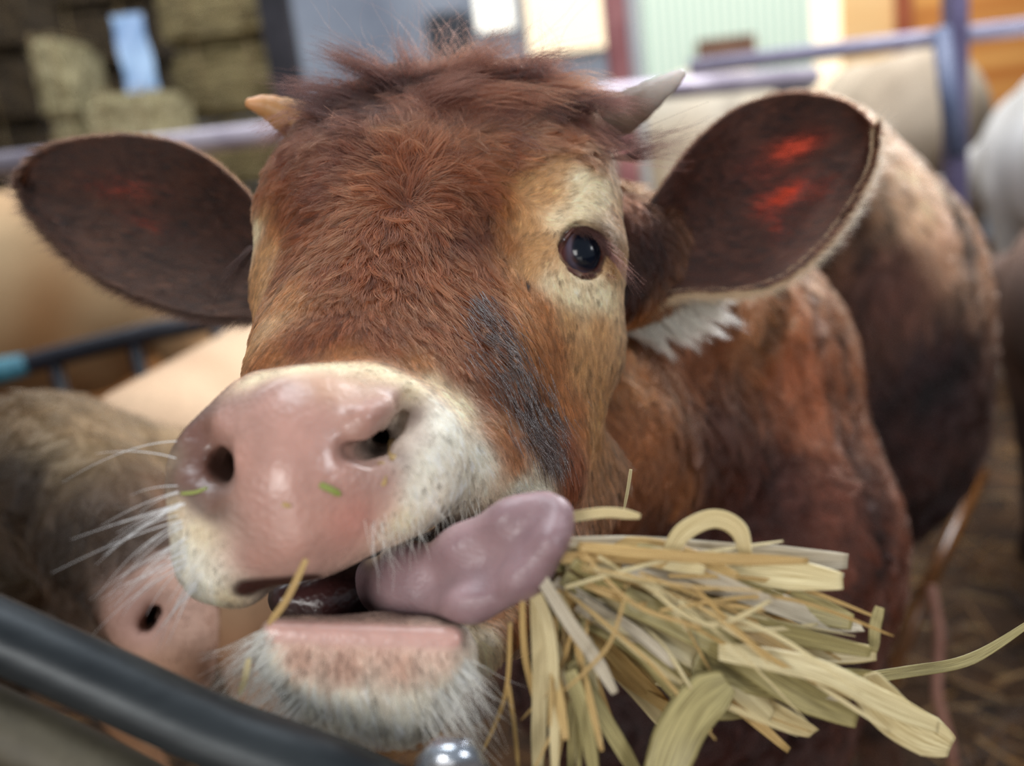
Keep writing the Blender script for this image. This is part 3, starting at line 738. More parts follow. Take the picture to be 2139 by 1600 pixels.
# far eye lashes
lr = [K(528 + rng.normal() * 4, 512 + 10 * rng.random(), .655 + .01 * rng.random()) for _ in range(60)]
strands('eyelashes', lr, np.tile((-.8, -.75, -.1), (60, 1)), rng.uniform(.012, .028, 60), np.tile(srgb(56, 34, 28), (60, 1)), .0003, M_HAIR, calf, bend=np.tile((-.1, -.5, 0), (60, 1)), rnd=.12)

# ------------------------------------------------------------------ whiskers and long hairs
wr = []; wd = []; wb_ = []; wl_ = []
for x, y, n_, dx, dy, L0, L1 in [(360, 930, 3, -1, .15, .03, .045), (362, 1010, 3, -1, -.2, .02, .035), (368, 1080, 14, -1, -.35, .02, .05), (378, 1150, 14, -.9, -.5, .02, .045), (400, 1200, 8, -.7, -.6, .015, .03)]:
    for i in range(n_):
        h_, nn_ = hit(x + rng.uniform(4, 20), y + rng.uniform(-30, 30))
        if h_ is None: continue
        wr.append(np.array(h_)); wd.append((dx, dy, -.1)); wb_.append((-.05, -.28, 0)); wl_.append(rng.uniform(L0, L1))
strands('whiskers', wr, wd, wl_, np.tile(srgb(240, 240, 240), (len(wr), 1)), .00026, M_HAIR, calf, bend=wb_, rnd=.13)
wr = []; wd = []; wl_ = []; wb_ = []
for i in range(60):                       # lip hairs hanging over the mouth
    x = rng.uniform(760, 1000); y = 1140 - (x - 760) * .24 - rng.uniform(10, 60)
    h_, nn_ = hit(x, y)
    if h_ is None or h_.z > .52: continue
    wr.append(np.array(h_)); wd.append((.15, -1, -.45)); wb_.append((.12, -.2, .25)); wl_.append(rng.uniform(.008, .02))
for i in range(300):                      # beard at the left of the chin
    y = 1310 + rng.uniform(0, 190); x = 546 + max(0, y - 1370) * .72 + abs(rng.normal()) * 22
    h_, nn_ = hit(x, y)
    if h_ is None or h_.z > .52: continue
    wr.append(np.array(h_)); wd.append((-1, -.45 - .35 * rng.random(), .05)); wb_.append((-.05, -.35, 0)); wl_.append(rng.uniform(.012, .034))
for i in range(170):                      # and at its right
    y = 1370 + rng.uniform(0, 130); x = 985 - (y - 1370) * .75 - abs(rng.normal()) * 14
    h_, nn_ = hit(x, y)
    if h_ is None or h_.z > .6: continue
    wr.append(np.array(h_)); wd.append((.7, -.9, .1)); wb_.append((.05, -.3, 0)); wl_.append(rng.uniform(.012, .03))
strands('beard', wr, wd, wl_, np.tile(srgb(244, 240, 230), (len(wr), 1)), .00019, M_HAIR, calf, bend=wb_, rnd=.16, wav=.06)

# ------------------------------------------------------------------ forelock: long tufts swept sideways over the poll
fr = []; fd = []; fb = []; fl = []; fc = []
for cx_, cy_, dx, dy, bx, by, L0, nn in [
    (700,235,-.9,.25,-.2,-.5,.030,90),(650,225,-1,.1,-.1,-.35,.026,70),(760,205,-.8,.35,-.3,-.3,.034,110),(820,185,-.5,.6,-.4,-.2,.034,110),
    (880,215,.5,.5,.4,-.5,.036,110),(930,175,.7,.5,.5,-.2,.040,120),(980,200,.8,.3,.4,-.5,.042,120),(1030,165,.8,.5,.4,-.5,.042,120),(1060,215,.9,.1,.2,-.4,.042,110),
    (1110,185,.95,.15,.2,-.25,.044,130),(1150,210,1,0,.1,-.15,.040,120),(1190,200,1,.05,.1,-.1,.036,120),(1170,240,.9,-.3,.1,-.3,.034,90),(1225,255,.7,-.6,0,-.3,.028,70),
    (1268,300,1,-.15,.1,.25,.040,70),(1262,270,1,-.3,.1,.1,.030,50),(880,280,.1,-.9,.2,.3,.026,60),(960,270,.6,-.5,.3,.2,.030,70),(1040,265,.9,-.2,.3,-.3,.030,70),(780,265,-.8,-.2,-.2,-.4,.030,80),(690,270,-1,-.3,0,-.3,.026,70),
    (860,160,-.2,.8,-.3,0,.026,60),(950,150,.3,.8,.4,0,.028,60),(1080,150,.7,.6,.5,-.2,.030,60),(800,170,-.5,.7,-.3,0,.024,50)]:
    h_, n_ = hit(cx_, cy_)
    if h_ is None: h_ = Vector(K(cx_, cy_ + 30, .70))
    ci = srgb(*((58, 30, 25) if rng.random() < .45 else ((96, 50, 36) if rng.random() < .7 else (142, 78, 52)))); g = rng.normal(size=3) * .18
    for _ in range(int(nn * 1.5)):
        o_ = rng.normal(size=3) * np.array([.006, .005, .006])
        b0, _n = hit(cx_ + o_[0] * 2900, cy_ - o_[1] * 2900)
        root = np.array(b0 if b0 is not None else h_)
        fr.append(root); s_ = rng.normal(size=3) * .10
        fd.append(np.array([dx, dy, -.22]) + s_ + g * .5); fb.append(np.array([bx, by, .1]) - o_ * 22 + g); fl.append(L0 * rng.uniform(.7, 1.35)); fc.append(ci)
strands('forelock', fr, fd, fl, fc, .00021, M_HAIR, calf, k=9, bend=fb, rnd=.04, wav=.05)
fr = []; fd = []; fb = []; fl = []; fc = []
for i in range(800):                      # stray backlit hairs standing up
    x = rng.triangular(640, 1010, 1240); y = 215 - 75 * (1 - abs(x - 960) / 330)
    h_, n_ = hit(x, y + 12)
    if h_ is None: continue
    fr.append(np.array(h_)); fd.append((rng.normal() * .5 + (x - 900) / 500, .9, rng.normal() * .4)); fb.append((rng.normal() * .6, rng.normal() * .5 - .2, rng.normal() * .4))
    fl.append(rng.uniform(.012, .042)); fc.append(srgb(140, 84, 66))
strands('stray_hair', fr, fd, fl, fc, .00014, M_HAIR, calf, k=10, bend=fb, rnd=.15, wav=.16)

# ------------------------------------------------------------------ horns
def horn_mat(name, c1, c2, c3, along):
    mt, nt, p = new_mat(name)
    at = nd(nt, 'ShaderNodeAttribute', attribute_name='along')
    tc = nd(nt, 'ShaderNodeTexCoord'); n1 = nd(nt, 'ShaderNodeTexNoise', i_Scale=60.0, i_Detail=6); nt.links.new(tc.outputs['Object'], n1.inputs['Vector'])
    ad = nd(nt, 'ShaderNodeMath', operation='MULTIPLY_ADD'); ad.inputs[1].default_value = .35; nt.links.new(n1.outputs['Fac'], ad.inputs[0]); nt.links.new(at.outputs['Fac'], ad.inputs[2])
    cr = nd(nt, 'ShaderNodeValToRGB'); e = cr.color_ramp.elements
    e[0].position = .15; e[0].color = (*srgb(*c1), 1); e[1].position = 1.12 if False else 1.0; e[1].color = (*srgb(*c3), 1)
    m_ = e.new(.6); m_.color = (*srgb(*c2), 1)
    nt.links.new(ad.outputs[0], cr.inputs['Fac']); nt.links.new(cr.outputs['Color'], p.inputs['Base Color'])
    b = nd(nt, 'ShaderNodeBump', i_Strength=.5, i_Distance=.001); nt.links.new(n1.outputs['Fac'], b.inputs['Height']); nt.links.new(b.outputs[0], p.inputs['Normal'])
    p.inputs['Roughness'].default_value = .45; p.inputs['Subsurface Weight'].default_value = .2; p.inputs['Subsurface Scale'].default_value = .008
    return mt
HM1 = horn_mat('horn_grey', (128, 104, 88), (120, 100, 84), (214, 204, 196), 1)
HM2 = horn_mat('horn_amber', (150, 130, 92), (176, 128, 76), (206, 150, 100), 1)
def horn(pts, rads, mat, label):
    P = smooth_pts([K(*q) for q in pts], 8); r = np.interp(np.linspace(0, 1, len(P)), np.linspace(0, 1, len(rads)), rads)
    e = np.linspace(1, 0, 6)[1:]; tipdir = P[-1] - P[-2]; tipdir /= np.linalg.norm(tipdir)
    P = np.vstack([P] + [P[-1] + tipdir * r[-1] * math.sqrt(1 - x * x) for x in e]); r = np.concatenate([r, r[-1] * e + 1e-5])
    r = r * (1 + .03 * np.sin(np.arange(len(r)) * 1.7))
    o = tube(P, r, mat, 'horn', calf, n=28, flat=.85)
    a = o.data.attributes.new('along', 'FLOAT', 'POINT')
    al = np.repeat(np.linspace(0, 1, len(P)), 28); al = np.concatenate([al, [0, 1]])[:len(o.data.vertices)]
    a.data.foreach_set('value', al.astype(np.float32)); o['label'] = label; return o
horn([(1225, 262, .722), (1300, 235, .715), (1365, 195, .705), (1418, 158, .695)], [.0235, .0190, .0120, .0052], HM1, 'grey scaly horn with a pale tip')
horn([(668, 272, .715), (616, 250, .705), (560, 224, .697), (528, 217, .692)], [.0215, .0170, .0105, .0055], HM2, 'short amber horn')

# ------------------------------------------------------------------ ears
def ear_mat(name):
    mt = bpy.data.materials.new(name); mt.use_nodes = True; nt = mt.node_tree; p = nt.nodes['Principled BSDF']; out = nt.nodes['Material Output']
    a = nd(nt, 'ShaderNodeAttribute', attribute_name='coat'); th = nd(nt, 'ShaderNodeAttribute', attribute_name='thin')
    tc = nd(nt, 'ShaderNodeTexCoord'); n1 = nd(nt, 'ShaderNodeTexNoise', i_Scale=50.0, i_Detail=5); nt.links.new(tc.outputs['Object'], n1.inputs['Vector'])
    mr = nd(nt, 'ShaderNodeMapRange'); mr.inputs['To Min'].default_value = .7; mr.inputs['To Max'].default_value = 1.25; nt.links.new(n1.outputs['Fac'], mr.inputs['Value'])
    mx = nd(nt, 'ShaderNodeVectorMath', operation='SCALE'); nt.links.new(a.outputs['Color'], mx.inputs[0]); nt.links.new(mr.outputs[0], mx.inputs['Scale'])
    nt.links.new(mx.outputs[0], p.inputs['Base Color']); p.inputs['Roughness'].default_value = .6
    tr = nd(nt, 'ShaderNodeBsdfTranslucent'); tr.inputs['Color'].default_value = (.95, .30, .18, 1)
    ms = nd(nt, 'ShaderNodeMixShader'); nt.links.new(th.outputs['Fac'], ms.inputs['Fac']); nt.links.new(p.outputs[0], ms.inputs[1]); nt.links.new(tr.outputs[0], ms.inputs[2])
    nt.links.new(ms.outputs[0], out.inputs['Surface']); return mt
M_EAR = ear_mat('ear_skin')
def make_ear(up, lo, cup, inner, outer, glow_spots, hair_in, hair_out, lab, seed, hd):
    nu, nv = 56, 32
    U = smooth_pts([K(*q) for q in up], 12); Lw = smooth_pts([K(*q) for q in lo], 12)
    def res(A, n):
        s = np.concatenate([[0], np.cumsum(np.linalg.norm(np.diff(A, axis=0), axis=1))]); s /= s[-1]
        t = np.linspace(0, 1, n); return np.stack([np.interp(t, s, A[:, c]) for c in range(3)], 1)
    U = res(U, nu); Lw = res(Lw, nu)
    v = np.linspace(0, 1, nv)
    tt = np.linspace(0, 1, nu)
    prof = np.sin(np.pi * v) ** .75
    sh = 0.25 + .75 * np.sin(np.pi * np.clip(tt * .9 + .08, 0, 1))
    inn = U[:, None] * (1 - v)[None, :, None] + Lw[:, None] * v[None, :, None]
    inn = inn + np.array([0, 0, 1.])[None, None] * (cup * sh[:, None] * prof[None])[:, :, None]
    # ridges of the cartilage
    rid = (.0022 * np.sin(v * 15 + 1.0)[None] * np.exp(-((tt - .68) / .2) ** 2)[:, None])
    inn[:, :, 2] += rid * np.sin(np.pi * v)[None]
    def norm(G):
        a = np.gradient(G, axis=0); b = np.gradient(G, axis=1); n = np.cross(a, b); return n / (np.linalg.norm(n, axis=2)[:, :, None] + 1e-9)
    N = norm(inn); N[:2] = N[2]; N[-2:] = N[-3]
    if N[nu // 2, nv // 2, 2] > 0: N = -N                       # points at the viewer's side
    edge = np.minimum(1, np.minimum(v, 1 - v) * 14)[None] * np.minimum(1, (1 - tt) * 18)[:, None]
    th = .0012 + .0035 * edge * (1 - .6 * tt[:, None])
    out_ = inn - N * th[:, :, None]
    A = inn.reshape(-1, 3); Bk = out_.reshape(-1, 3); Vt = np.vstack([A, Bk]); o_ = len(A); fs = []
    gi = lambda i, j: i * nv + j
    I, J = np.meshgrid(np.arange(nu - 1), np.arange(nv - 1), indexing='ij'); I = I.ravel(); J = J.ravel()
    q = np.stack([gi(I, J), gi(I + 1, J), gi(I + 1, J + 1), gi(I, J + 1)], 1)
    n0 = np.cross(Vt[q[len(q) // 2, 2]] - Vt[q[len(q) // 2, 0]], Vt[q[len(q) // 2, 3]] - Vt[q[len(q) // 2, 1]])
    if n0[2] > 0: q = q[:, ::-1]
    qb = q[:, ::-1] + o_
    rimq = []
    b = [gi(i, 0) for i in range(nu)] + [gi(nu - 1, j) for j in range(1, nv)] + [gi(i, nv - 1) for i in range(nu - 2, -1, -1)]
    for a_, c_ in zip(b[:-1], b[1:]): rimq.append((a_, c_, c_ + o_, a_ + o_))
    Fe = np.vstack([q, qb, np.array(rimq)])
    cin = np.array(srgb(*inner)); cout = np.array(srgb(*outer))
    col = np.vstack([np.tile(cin, (o_, 1)), np.tile(cout, (o_, 1))]); thin = np.zeros(len(Vt))
    for x, y, sx, sy, ang, amt in glow_spots:
        d_ = Vt[:, 2]; px = Vt[:, 0] * F / d_ + CX - x; py = CY - Vt[:, 1] * F / d_ - y
        ca, sa = math.cos(ang), math.sin(ang); e = ((px * ca + py * sa) / sx) ** 2 + ((-px * sa + py * ca) / sy) ** 2
        w = np.exp(-e * 1.2) * amt; thin = np.maximum(thin, w); col = col * (1 - .6 * w[:, None]) + np.array(srgb(178, 84, 76)) * .6 * w[:, None]  # backlit glow: translucent there, its red also blended into the coat colour
    ear = link_mesh('ear', Vt, Fe, M_EAR, calf); ear['label'] = lab
    put_color(ear, 'coat', col); t_ = ear.data.attributes.new('thin', 'FLOAT', 'POINT'); t_.data.foreach_set('value', thin.astype(np.float32))
    # fur inside
    Ni = np.vstack([N.reshape(-1, 3), -N.reshape(-1, 3)])
    def ff(P):
        w = wobble(P, 60, seed); c = np.tile(srgb(*hair_in), (len(P), 1)) * (1 + .18 * w[:, :1])
        return c, np.tile(hd, (len(P), 1)), np.full(len(P), .014), np.full(len(P), .3)
    dn = np.concatenate([1 - .93 * np.clip(thin[:o_] * 1.3, 0, 1), np.zeros(o_)])
    h1, _ = grow('ear_fur', Vt, Fe, Ni, dn, int(26000 * QF), ff, M_HAIR, calf, r0=.00018, lift=.22, clump=.007, pull=.8, seed=seed, rnd=.10, wave=.12, hue=.3, facing=.9)
    # fringe along rims and back; lit ear's rim light is in its colour
    rr, dd, ll, cc = [], [], [], []
    rg = np.random.default_rng(seed)
    cen = inn.mean((0, 1))
    for E_, wgt, colr, LL in ((U, 1, hair_out[0], .007), (Lw, 2.6, hair_out[1], .017)):
        for _ in range(int(3200 * wgt * QF)):
            s = rg.random() * (nu - 1); i = int(s); f_ = s - i; i2 = min(i + 1, nu - 1)
            p_ = E_[i] * (1 - f_) + E_[i2] * f_; tg = E_[i2] - E_[i]; tg = tg / (np.linalg.norm(tg) + 1e-9)
            oc = (U[i] + Lw[i]) / 2; od = p_ - oc; od[2] = 0; od /= np.linalg.norm(od) + 1e-9
            rr.append(p_ + np.array([0, 0, .002]) + rg.normal(size=3) * .0008 - od * .001); dd.append(od * rg.uniform(.2, .9) + tg * .9 + np.array([0, 0, rg.uniform(-.3, .6)])); ll.append(LL * rg.uniform(.4, 1.2)); cc.append(srgb(*colr))
    strands('ear_fringe', rr, dd, ll, cc, .00013, M_HAIR, calf, k=5, rnd=.12, seed=seed)
    return ear
make_ear([(1335, 470, .74), (1385, 385, .75), (1450, 300, .77), (1530, 232, .785), (1620, 200, .79), (1710, 200, .79), (1780, 222, .785), (1828, 268, .78)],
         [(1330, 640, .74), (1400, 612, .745), (1480, 608, .75), (1560, 604, .755), (1640, 575, .765), (1720, 505, .775), (1780, 420, .78), (1820, 340, .78), (1828, 268, .78)],
         .030, (70, 38, 28), (180, 130, 88),
         [(1650, 312, 85, 34, -.35, .7), (1635, 410, 75, 30, -.6, .95), (1590, 435, 36, 46, .2, .7), (1618, 480, 22, 46, 0, .7), (1700, 400, 70, 40, -.5, .45), (1590, 350, 80, 50, -.3, .35), (1660, 480, 60, 40, -.8, .3)],
         (84, 48, 34), ((110, 70, 46), (236, 206, 168)), 'ear lit red from behind', 31, (1.0, .05, -.2))
make_ear([(545, 440, .735), (500, 385, .74), (440, 335, .745), (370, 300, .75), (280, 284, .755), (190, 288, .76), (110, 305, .765), (60, 340, .77), (42, 385, .77)],
         [(545, 662, .735), (480, 660, .735), (400, 650, .74), (320, 625, .745), (240, 590, .75), (170, 545, .755), (110, 490, .76), (65, 435, .765), (42, 385, .77)],
         .028, (62, 36, 26), (150, 100, 64),
         [(260, 395, 110, 40, .15, .38), (310, 470, 80, 30, .3, .42), (215, 380, 60, 34, .2, .25)],
         (78, 48, 34), ((130, 78, 48), (72, 48, 36)), 'ear in shade', 33, (-1.0, .12, -.2))
# white tuft under the ear lit from behind
tr_ = []; td = []; tb = []; tl = []
for i in range(75):
    a = (i + rng.random()) / 75; x = 1322 + 190 * a; y = 676 - 78 * a + rng.normal() * 7; L_ = rng.uniform(.016, .042) * (.35 + .8 * math.sin(math.pi * min(1, a * .9 + .1)))
    base = K(x - 14 * a, y + 6 * a, .772 + abs(rng.normal()) * .003); dr = np.array([.45 + .45 * a + rng.normal() * .2, -.85 + .30 * a + rng.normal() * .10, abs(rng.normal()) * .2]); tip = base + dr * L_
    for _ in range(46):
        rt = base + rng.normal(size=3) * np.array([.0055, .0035, .004]); v_ = tip + rng.normal(size=3) * .0012 - rt; l_ = np.linalg.norm(v_) * rng.uniform(.7, 1.05)
        tr_.append(rt); td.append(v_ / np.linalg.norm(v_)); tb.append((.12, .02, 0)); tl.append(l_)
strands('ear_tuft', tr_, td, tl, np.tile(srgb(242, 232, 218), (len(tr_), 1)), .00018, M_HAIR, calf, k=6, bend=tb, rnd=.03)
# wet streak of hair down the cheek
wr = []; wd = []; wl_ = []
for i in range(1500):
    a = rng.beta(1.5, 1.25); x = np.interp(a, [0, .35, .7, 1], [985, 1045, 1110, 1150]) + rng.normal() * (15 + 17 * math.sin(a * 3.1)); y = 610 + 370 * a
    h_, n_ = hit(x, y)
    if h_ is None: continue
    wr.append(np.array(h_) + np.array(n_) * .0026); dx_ = .25 + .35 * math.sin(a * 3.1); d_ = np.array([dx_, -1, 0.]); n_ = np.array(n_); d_ = d_ - n_ * (d_ @ n_); wd.append(d_ / np.linalg.norm(d_) + n_ * .12); wl_.append(rng.uniform(.008, .016))
cl = np.array(wr); key = (np.round(cl[:, 0] / .0035).astype(int) * 7919 + np.round(cl[:, 1] / .012).astype(int) * 104729) % 1000
g_ = np.random.default_rng(2).normal(size=(1000, 3)) * .12
strands('wet_hair', wr, np.array(wd) + g_[key], wl_, np.tile(srgb(84, 56, 46), (len(wr), 1)), .00016, M_HAIRWET, calf, rnd=.10)
# ------------------------------------------------------------------ helpers for the barn
def wall_pt(px, py, Yw):
    v = K(px, py, 1.0) @ RC; t = (Yw - CAMLOC.y) / v[1]
    return np.array(list(CAMLOC)) + v * t

def box(name, lo, hi, mat, parent=None, bev=0.004, rot=None):
    lo = np.array(lo, float); hi = np.array(hi, float); s = (hi - lo) / 2; c = (hi + lo) / 2; b = min(bev, *(s * .4))
    import bmesh
    bm = bmesh.new(); bmesh.ops.create_cube(bm, size=2.0)
    for v_ in bm.verts: v_.co = Vector((v_.co.x * s[0], v_.co.y * s[1], v_.co.z * s[2]))
    if b > 0: bmesh.ops.bevel(bm, geom=bm.edges[:], offset=b, segments=2, affect='EDGES')
    if rot is not None: bmesh.ops.rotate(bm, verts=bm.verts, matrix=rot)
    for v_ in bm.verts: v_.co += Vector(c)
    me = bpy.data.meshes.new(name); bm.to_mesh(me); bm.free()
    me.materials.append(mat); o = bpy.data.objects.new(name, me); C.objects.link(o)
    if parent is not None: o.parent = parent; o.matrix_parent_inverse = parent_matrix(parent).inverted()
    return o

def emit_mat(name, col, strength, stripes=None):
    mt, nt, p = new_mat(name)
    p.inputs['Base Color'].default_value = (*srgb(*col), 1); p.inputs['Roughness'].default_value = .5
    p.inputs['Emission Color'].default_value = (*srgb(*col), 1); p.inputs['Emission Strength'].default_value = strength
    if stripes:
        tc = nd(nt, 'ShaderNodeTexCoord'); w = nd(nt, 'ShaderNodeTexWave', i_Scale=stripes[0]); w.bands_direction = stripes[1]
        nt.links.new(tc.outputs['Object'], w.inputs['Vector'])
        cr = nd(nt, 'ShaderNodeValToRGB'); cr.color_ramp.elements[0].color = (*srgb(*stripes[2]), 1); cr.color_ramp.elements[1].color = (*srgb(*col), 1)
        cr.color_ramp.elements[0].position = .25; cr.color_ramp.elements[1].position = .6
        nt.links.new(w.outputs['Color'], cr.inputs['Fac'])
        nt.links.new(cr.outputs['Color'], p.inputs['Base Color']); nt.links.new(cr.outputs['Color'], p.inputs['Emission Color'])
    return mt

# ------------------------------------------------------------------ floor and walls
M_FLOOR = noise_mat('straw_floor', (34, 22, 12), (88, 58, 28), 6, .9, .8, 40, dist=.03)
M_WALL = noise_mat('blue_grey_sheet', (112, 120, 136), (150, 158, 172), 1.2, .6, .1)
M_DARKW = noise_mat('dark_timber', (26, 26, 34), (52, 50, 58), 5, .8, .3)
M_OLIVE = noise_mat('olive_board', (70, 62, 42), (112, 98, 66), 2.5, .8, .2)
st = lambda o: tag(o, kind='structure')
st(box('floor', (-6, -3, -.1), (8, 9, 0), M_FLOOR, bev=0))
YB = 6.6
def panel(name, x0, y0, x1, y1, mat, Yw=YB, th=.06, **kw):
    a = wall_pt(x0, y0, Yw); b = wall_pt(x1, y1, Yw)
    m_ = wall_pt((x0 + x1) / 2, (y0 + y1) / 2, Yw)
    w_ = abs(wall_pt(x1, (y0 + y1) / 2, Yw)[0] - wall_pt(x0, (y0 + y1) / 2, Yw)[0]) / 2; h_ = abs(wall_pt((x0 + x1) / 2, y0, Yw)[2] - wall_pt((x0 + x1) / 2, y1, Yw)[2]) / 2
    o = box(name, (m_[0] - w_, Yw - th, max(0, m_[2] - h_)), (m_[0] + w_, Yw, m_[2] + h_), mat)
    return o
xw = lambda px, Yw=YB, py=80: float(wall_pt(px, py, Yw)[0])
st(box('wall_back', (-6, YB, 0), (8, YB + .1, 4.2), M_WALL, bev=0))
st(box('wall_left', (-6, -3, 0), (-5.9, YB, 4.2), M_OLIVE, bev=0))
st(box('wall_right', (7.9, -3, 0), (8, YB, 4.2), M_OLIVE, bev=0))
M_WIN = emit_mat('daylight_pane', (244, 240, 228), 1.0)
M_WIN2 = emit_mat('cream_daylight_pane', (236, 216, 184), .85)
M_GREEN = emit_mat('green_translucent_sheet', (206, 216, 202), .42, (5.5, 'X', (150, 178, 164)))
M_CREAMP = emit_mat('cream_translucent_sheet', (250, 232, 200), .85)
st(panel('window_1', 985, -160, 1062, 66, M_WIN)); st(panel('window_2', 1092, -160, 1262, 112, M_WIN2))
st(panel('window_3', 1335, -220, 1690, 200, M_GREEN)); st(panel('window_4', 1690, -220, 1748, 215, M_CREAMP))
M_ORANGE = noise_mat('warm_lit_boards', (200, 122, 54), (240, 176, 98), 1.6, .6, .4, 3, stretch=(.4, 1, 9))  # warm light on the planks put into the board colour
M_PALEOR = noise_mat('pale_warm_lit_boards', (236, 186, 122), (252, 216, 160), 1.0, .6, .2, 3, stretch=(.4, 1, 5))  # paler planks, warm light likewise put into the colour
for i, (y0, y1) in enumerate([(-260, 250)]):
    st(panel('trim_1', 1748, y0, 1890, 260, M_PALEOR, th=.08)); st(panel('trim_2', 1890, y0, 2500, 300, M_ORANGE, th=.08))
st(panel('trim_3', 1868, -220, 1900, 240, noise_mat('red_oxide', (150, 78, 50), (176, 96, 62), 4, .6, .1), Yw=YB - .09, th=.05))
tag(panel('board', 1455, 78, 1575, 120, noise_mat('brown_board', (104, 76, 62), (130, 98, 80), 6, .8, .2), Yw=YB - .1, th=.05), 'dark brown board fixed across the pale green sheeting', 'board')
# machine-like dark hopper standing before the windows
hp = empty('feed_hopper', (xw(940), YB - .7, 0), label='dark grey metal feed hopper before the bright openings', cat='feed hopper')
M_DKM = noise_mat('dark_metal', (36, 38, 44), (70, 74, 82), 4, .5, .1, metal=.3)
a = wall_pt(890, 40, YB - .7); b = wall_pt(985, 40, YB - .7)
box('bin', (a[0], YB - .95, .55), (b[0], YB - .5, a[2]), M_DKM, hp, bev=.03)
for dx in (0, 1):
    for dy in (0, 1):
        X0 = a[0] + .03 + dx * (b[0] - a[0] - .1); Y0 = YB - .93 + dy * .36
        box('leg', (X0, Y0, 0), (X0 + .05, Y0 + .05, .56), M_DKM, hp)
# posts
def post(name, px, py, Yw, w, mat, label, cat='post', top=3.6):
    q = wall_pt(px, py, Yw)
    e = empty(name, (q[0], Yw, 0), label=label, cat=cat)
    box('shaft', (q[0] - w / 2, Yw - w / 2, 0.0), (q[0] + w / 2, Yw + w / 2, top), mat, e)
    box('base_plate', (q[0] - w * .9, Yw - w * .9, 0), (q[0] + w * .9, Yw + w * .9, .015), mat, e)
    return e
M_RED = noise_mat('red_paint', (134, 74, 76), (176, 118, 116), 5, .45, .1)
M_PURP = noise_mat('violet_grey_paint', (70, 62, 92), (106, 98, 130), 5, .45, .1)
M_WHITE = noise_mat('white_paint', (196, 198, 200), (226, 226, 222), 5, .5, .1)
M_PIPE = noise_mat('galvanised_pipe', (138, 128, 144), (190, 180, 190), 7, .4, .1, metal=.35)
M_BLACK = noise_mat('black_pipe', (20, 21, 30), (38, 38, 50), 9, .4, .2)
post('timber_post', 592, 120, 4.6, .13, M_DARKW, 'dark timber post between the bales and the blue-grey wall')
post('steel_post', 1288, 80, 3.4, .07, M_RED, 'red painted steel post left of the green sheeting')
post('steel_post', 1328, 80, 3.65, .03, M_WHITE, 'thin white post beside the red steel post')
post('steel_post', 1995, 80, 3.3, .065, M_PURP, 'violet painted steel post in front of the orange boards')
# rails
def rail(name, pts, r, mat, label, n=16):
    P = [np.asarray(q, float) for q in pts]
    o = tube(P, r, mat, name, None, n=n, world=True); tag(o, label, 'rail'); return o
rail('steel_rail', [toW(K(-500, 400, 2.5)), toW(K(620, 272, 2.5)), toW(K(1330, 190, 2.7)), toW(K(1700, 160, 2.95))], .030, M_PIPE, 'thick pale pipe rail crossing behind both horns')
rail('steel_rail', [toW(K(1440, 142, 3.3)), toW(K(1995, 74, 3.2)), toW(K(2500, 12, 3.1))], .028, noise_mat('grey_violet_pipe', (128, 124, 150), (164, 160, 182), 7, .4, .1), 'upper grey-violet pipe rail fixed to the violet post')
# upright hanging from the rail (feed barrier bars)
def upright(px, y0, y1, d, r, mat, label):
    o = tube([toW(K(px, y0, d)), toW(K(px + (y1 - y0) * .12, y1, d))], r, mat, 'steel_bar', None, n=14, world=True); tag(o, label, 'bar'); return o
upright(1965, 60, 330, 3.1, .030, noise_mat('slate_paint', (66, 76, 104), (96, 104, 130), 7, .5, .1), 'short slate blue bar under the upper rail beside the violet post')
# black gate at the left
g = empty('metal_gate', toW(K(-200, 800, 2.45)), label='black barred gate with a teal wrapping, behind the woolly calf', cat='gate')
g.location.z = 0
gt = tube([K(-420, 850, 2.45), K(0, 775, 2.45), K(150, 735, 2.45), K(330, 690, 2.45), K(620, 640, 2.5)], .027, M_BLACK, 'top_bar', g, n=14)
for x, y in ((112, 748), (278, 706), (-60, 790), (-230, 820), (450, 672)):
    q = toW(K(x, y, 2.45)); tube([q, [q[0], q[1], .0]], .018, M_BLACK, 'upright', g, n=12, world=True)
q0 = toW(K(-420, 850, 2.45)); tube([q0 + [0, 0, .05], [q0[0], q0[1], 0]], .02, M_BLACK, 'gate_post', g, world=True)
q0 = toW(K(620, 640, 2.5)); tube([q0 + [0, 0, .05], [q0[0], q0[1], 0]], .02, M_BLACK, 'gate_post', g, world=True)
tw = tube([K(-120, 797, 2.45), K(-20, 780, 2.44), K(62, 759, 2.45)], [.024, .036, .027], noise_mat('teal_wrap', (36, 92, 110), (80, 140, 156), 20, .5, .3), 'wrapping', g); tw['label'] = 'teal wrapping round the bar'
# orange board wall low behind the gate
bd = box('board_partition', (-3.6, 3.95, .0), (-.1, 4.01, .95), noise_mat('warm_boards', (206, 140, 78), (236, 178, 118), 1.4, .7, .2, stretch=(1, 1, 6)))
tag(bd, 'low warm orange board partition behind the black gate', 'partition')

